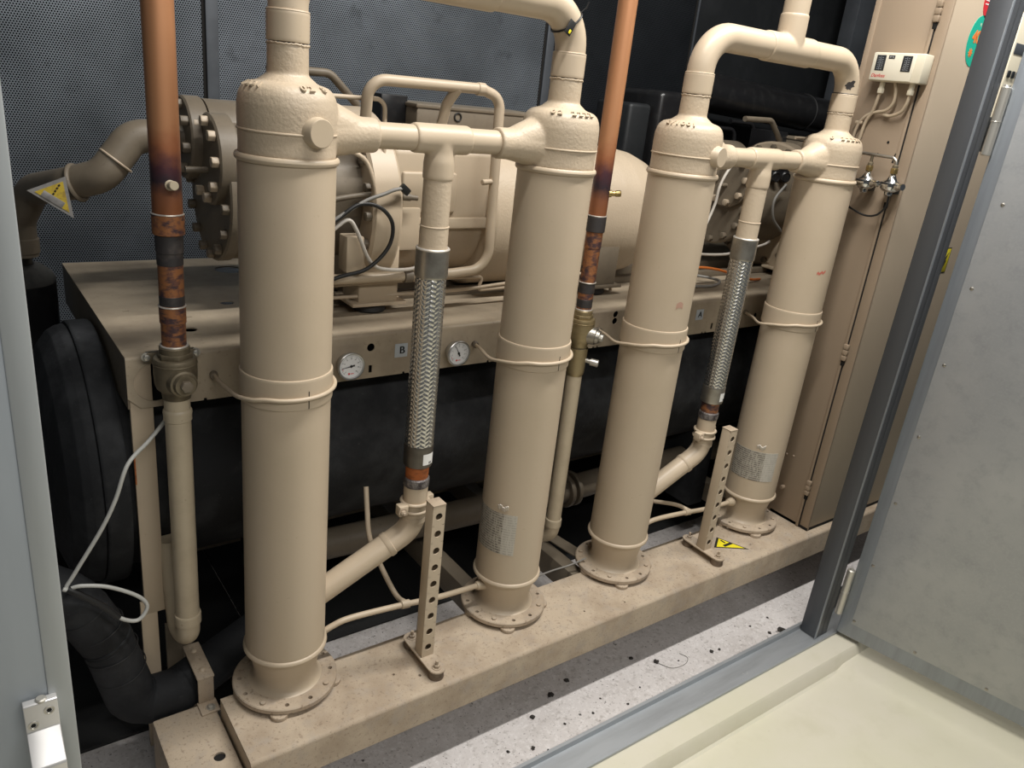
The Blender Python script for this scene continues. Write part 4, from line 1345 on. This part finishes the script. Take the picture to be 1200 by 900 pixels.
MB().tube(spline([(-.032, -.062, -.035), (-.030, -.058, -.07), (-.024, -.040, -.100), (-.018, .0, -.116), (-.014, .03, -.114)], 6), .0062, 10).build('capillary', M['paint'], ps)
MB().box((-.014, .122, -.150), (.012, .03, .012), .003).build('cable_clip', M['paint'], ps)

def service(y, z, label):
    t = thing('service_valve', label, 'valve', (CX - .06, y, z), 'small chrome valves on the cabinet side')
    b = MB()
    b.lathe([(0, -.024), (.022, -.022), (.033, -.012), (.036, -.002), (.036, .006), (.033, .012), (.022, .02), (.014, .03), (.012, .038), (0, .038)], n=32)
    b.build('body', M['chrome'], t)
    MB().torus((0, 0, .008), .0345, .004, n=36).build('black_ring', M['cable_b'], t)
    b = MB()
    b.lathe([(.014, .018), (.014, .036), (.010, .042), (.010, .052), (.012, .054), (.012, .062), (0, .063)], (0, 0, 0), V((-.3, -.95, .05)), 24)
    b.build('stem', M['chrome'], t)
    MB().hexn((0, 0, .044), (0, 0, 1), .0145, .02, .002).build('flare_nut', M['brass'], t)
    b = MB()
    b.lathe([(.009, .038), (.009, .048)], n=20)
    b.lathe([(.010, .064), (.010, .074), (.0065, .076)], n=20)
    b.build('thread', M['bronze'], t)
    b = MB().lathe([(.014, -.02), (.014, -.034), (.011, -.037), (0, -.037)], n=20)
    b.build('cap', M['chrome'], t)
    MB().b2((-.012, -.012, -.03), (.058, .012, -.004), .003).build('wall_bracket', M['cable_b'], t)
    return t
service(-.192, 1.515, 'small chrome valve on the cabinet side, the right one, below the ink B')
service(-.092, 1.512, 'small chrome valve on the cabinet side, next to the farthest cylinder')
bt = thing('balance_tube', 'small bent tube joining the two chrome valves on the cabinet', 'tube', (CX - .06, -.14, 1.585))
MB().tube(fillet([(0, .10, .032), (0, -.035, .030), (0, -.0525, .018), (0, -.0525, .004)], .02, 8), .0058, 12).build('tube', M['collar'], bt)
MB().cyl((0, .048, .005), (0, .048, .031), .0058, 12).build('tube_branch', M['bronze'], bt)
cable('thin_black_cable', 'thin black cable drooping under the chrome valves', [(CX - .055, -.195, 1.475), (CX - .05, -.190, 1.435), (CX - .045, -.160, 1.40), (CX - .04, -.11, 1.39), (CX - .04, -.05, 1.405), (CX - .04, .02, 1.43)], .004, M['cable_b'], (CX - .05, -.19, 1.475))

# stickers and controller on the cabinet front (faces -y)
def disc(nm, label, x, z, rx, rz, m):
    t = thing(nm, label, 'sticker', (x, CYF, z))
    b = MB()
    b.lathe([(1, 0), (1, .001), (0, .001)], (0, 0, 0), (0, -1, 0), 48)
    bmesh.ops.scale(b.bm, vec=(rx, 1, rz), verts=b.bm.verts)
    b.build('sticker_face', m, t)
    return t
gs = disc('round_sticker', 'green oval sticker with orange marks on the cabinet front', 2.555, 2.05, .072, .088, M['green'])
text('orange_number', '40', .055, M['orange'], gs, (-.015, -.0013, .012), (1, 0, 0), (0, 0, 1), .0002, 0, .003)
b = MB()
for k in range(8):
    a = k * PI / 4
    b.box((-.030 + .010 * math.cos(a), -.0014, -.042 + .010 * math.sin(a)), (.012, .0006, .004), 0, Matrix.Rotation(-a, 4, 'Y'))
b.cyl((-.030, -.001, -.042), (-.030, -.0018, -.042), .010, 20)
b.build('orange_sun', M['orange'], gs)
text('cream_print', 'R 4', .018, M['ivory'], gs, (.0, -.0013, .055), (1, 0, 0), (0, 0, 1), .0002)
rs = disc('round_sticker', 'red round sticker at the top of the cabinet front', 2.585, 2.185, .062, .062, M['red'])
b = MB()
for k in range(3):
    b.b2((-.05, -.0016, -.012 + k * .012), (.03, -.001, -.008 + k * .012))
b.build('white_print', M['white'], rs)

ws = thing('warning_sticker', 'yellow warning sticker on the cabinet front, seen between post and door', 'sticker', (2.825, CYF, 1.213))
MB().b2((-.075, -.001, -.055), (.033, 0, .055), .0004).build('border', M['ink'], ws)
MB().b2((-.072, -.0014, -.050), (.029, -.0006, .050), .0002).build('yellow_field', M['yellow'], ws)
b = MB()
b.prism([(-.005, -.035), (.012, .0), (.004, .0), (.018, .036), (-.010, .004), (-.001, .004), (-.015, -.03)], .0006, Matrix(((1, 0, 0, 0), (0, 0, 1, -.002), (0, 1, 0, 0), (0, 0, 0, 1))))
b.build('bolt_symbol', M['ink'], ws)

ct = thing('control_panel', 'cream controller with dark keys on the cabinet front, above the door hinge', 'control panel', (2.95, CYF, 1.98))
MB().b2((-.16, -.03, -.19), (.20, 0, .20), .006).build('housing', M['ivory'], ct)
MB().b2((-.15, -.032, .055), (.19, -.028, .095), .002).build('display', M['strip'], ct)
for r in range(3):
    for k in range(7):
        MB().b2((-.150 + k * .036, -.035, -.03 - r * .05), (-.125 + k * .036, -.029, -.004 - r * .05), .003).build('key', M['screen'] if r < 1 else M['cable_g'], ct)

# yellow triangle lying on the base by the far stand
yt = thing('warning_triangle', 'yellow and black warning triangle stuck on the base, beside the far stand', 'sticker', (1.885, -.115, 0))
def trip(s): return [(-.052 * s - .012, .028 * s), (.078 * s - .012, -.004 * s), (.012 * s - .012, -.075 * s)]
tr = [(-.075, .012), (.0, .062), (.055, -.068)]
cx = sum(x for x, y in tr) / 3
cy = sum(y for x, y in tr) / 3
MB().prism(tr, .001).build('border', M['ink'], yt)
MB().prism([(cx + (x - cx) * .80, cy + (y - cy) * .80) for x, y in tr], .0012, Matrix.Translation((0, 0, .0004))).build('yellow_field', M['yellow'], yt)
b = MB()
b.b2((-.028, -.008, .0016), (.022, .006, .002))
b.b2((-.008, .012, .0016), (.0, .036, .002))
b.build('black_symbol', M['ink'], yt)

# flat bar, flex and scraps behind and before the base
fb = tag(MB().box((0, 0, 0), (.46, .055, .006), .001, Matrix.Rotation(-1.42, 4, 'Z')).build('flat_bar', M['paint_dim'], None, (1.235, .19, .004)), 'grimy, darkened flat steel bar behind the base, under the right copper line', 'bar')
cable('thin_wire', 'thin pale wire on the base between the second and third cylinders', [(.87, -.02, .06), (.95, .04, .03), (1.06, .06, .018), (1.14, .05, .025), (1.20, .03, .05)], .0035, M['cable_g'], (.9, 0, .05))
cable('floor_wire', 'thin dark wire on the concrete under the left drain pipe', [(.22, .28, -.28), (.32, .2, -.26), (.45, .12, -.22), (.6, .08, -.2), (.75, .1, -.22)], .004, M['cable_g'], (.3, .2, -.28))
mt = MB().b2((-.52, -.37, 0), (.71, .80, .012), .003).build('dark_floor_sheet', M['grit'], None, (-.62, .68, FZ))
tag(mt, 'black gritty mat on the floor at lower left, below the fat black pipe', 'mat')
mt = MB().b2((-1.905, -.55, 0), (1.9, .5, .01), .003).build('dark_floor_sheet', M['grit'], None, (2.0, .98, FZ))  # black sheet added to darken the floor under the drum
tag(mt, 'long black sheet added to darken the floor under the black drum, behind the base rail', 'mat')

random.seed(5)
def clump(x, y, s, label=None, grp='dark dirt crumbs on the concrete strip'):
    b = bmesh.new()
    bmesh.ops.create_icosphere(b, subdivisions=2, radius=s)
    for v in b.verts:
        v.co *= random.uniform(.55, 1.25)
        v.co.z *= .55
    m = MB().add(b)
    o = m.build('dirt_crumb', M['dirt'], None, (x, y, FZ + s * .35), ang=20)
    return tag(o, label or 'small dark crumb of dirt on the concrete strip before the base', 'dirt', None if label else grp)
k = clump(1.375, -.262, .011, 'larger dark crumb with a stray thread, mid concrete strip')
MB().tube(spline([(.0, -.01, 0), (.03, -.055, -.002), (.09, -.065, -.002), (.13, -.045, -.002), (.12, -.01, -.002)], 6), .0012, 6).build('thread', M['cable_g'], k)
for x, y, s in ((.70, -.36, .008), (.62, -.33, .006), (.86, -.33, .005), (.98, -.34, .005), (1.05, -.30, .004), (1.12, -.37, .005), (1.22, -.33, .004), (1.62, -.33, .009), (1.66, -.335, .006), (1.9, -.30, .005), (2.0, -.385, .016), (1.94, -.37, .008), (.78, -.25, .009), (.9, -.20, .012), (1.0, -.17, .01), (1.3, -.2, .008), (.55, -.38, .009), (2.02, -.30, .005), (1.46, -.30, .004), (.74, -.39, .004)):
    clump(x, y, s)

# ------------------------------------------------------------------ light
def area(name, loc, sx, sy, power, col, rot):
    l = bpy.data.lights.new(name, 'AREA')
    l.shape = 'RECTANGLE'
    l.size, l.size_y = sx, sy
    l.energy = power
    l.color = col
    o = bpy.data.objects.new(name, l)
    COL.objects.link(o)
    o.location = loc
    o.rotation_euler = rot
    return o
area('ceiling_tube_light', (1.45, -.62, 3.45), 3.0, .12, 98, (1, .975, .93), (math.radians(3), 0, 0))
area('front_fill_light', (.3, -3.2, 3.3), 3.4, .25, 48, (1, .97, .92), (math.radians(35), 0, 0))  # unseen fill lamp, added on the viewer's side to brighten the fronts
w = bpy.data.worlds.new('world')
S.world = w
w.use_nodes = True
bg = w.node_tree.nodes['Background']
bg.inputs[0].default_value = (.85, .93, 1, 1)
bg.inputs[1].default_value = .05
S.view_settings.view_transform = 'Standard'
S.view_settings.look = 'None'
S.view_settings.gamma = 1
S.view_settings.use_curve_mapping = False
S.view_settings.exposure = .35
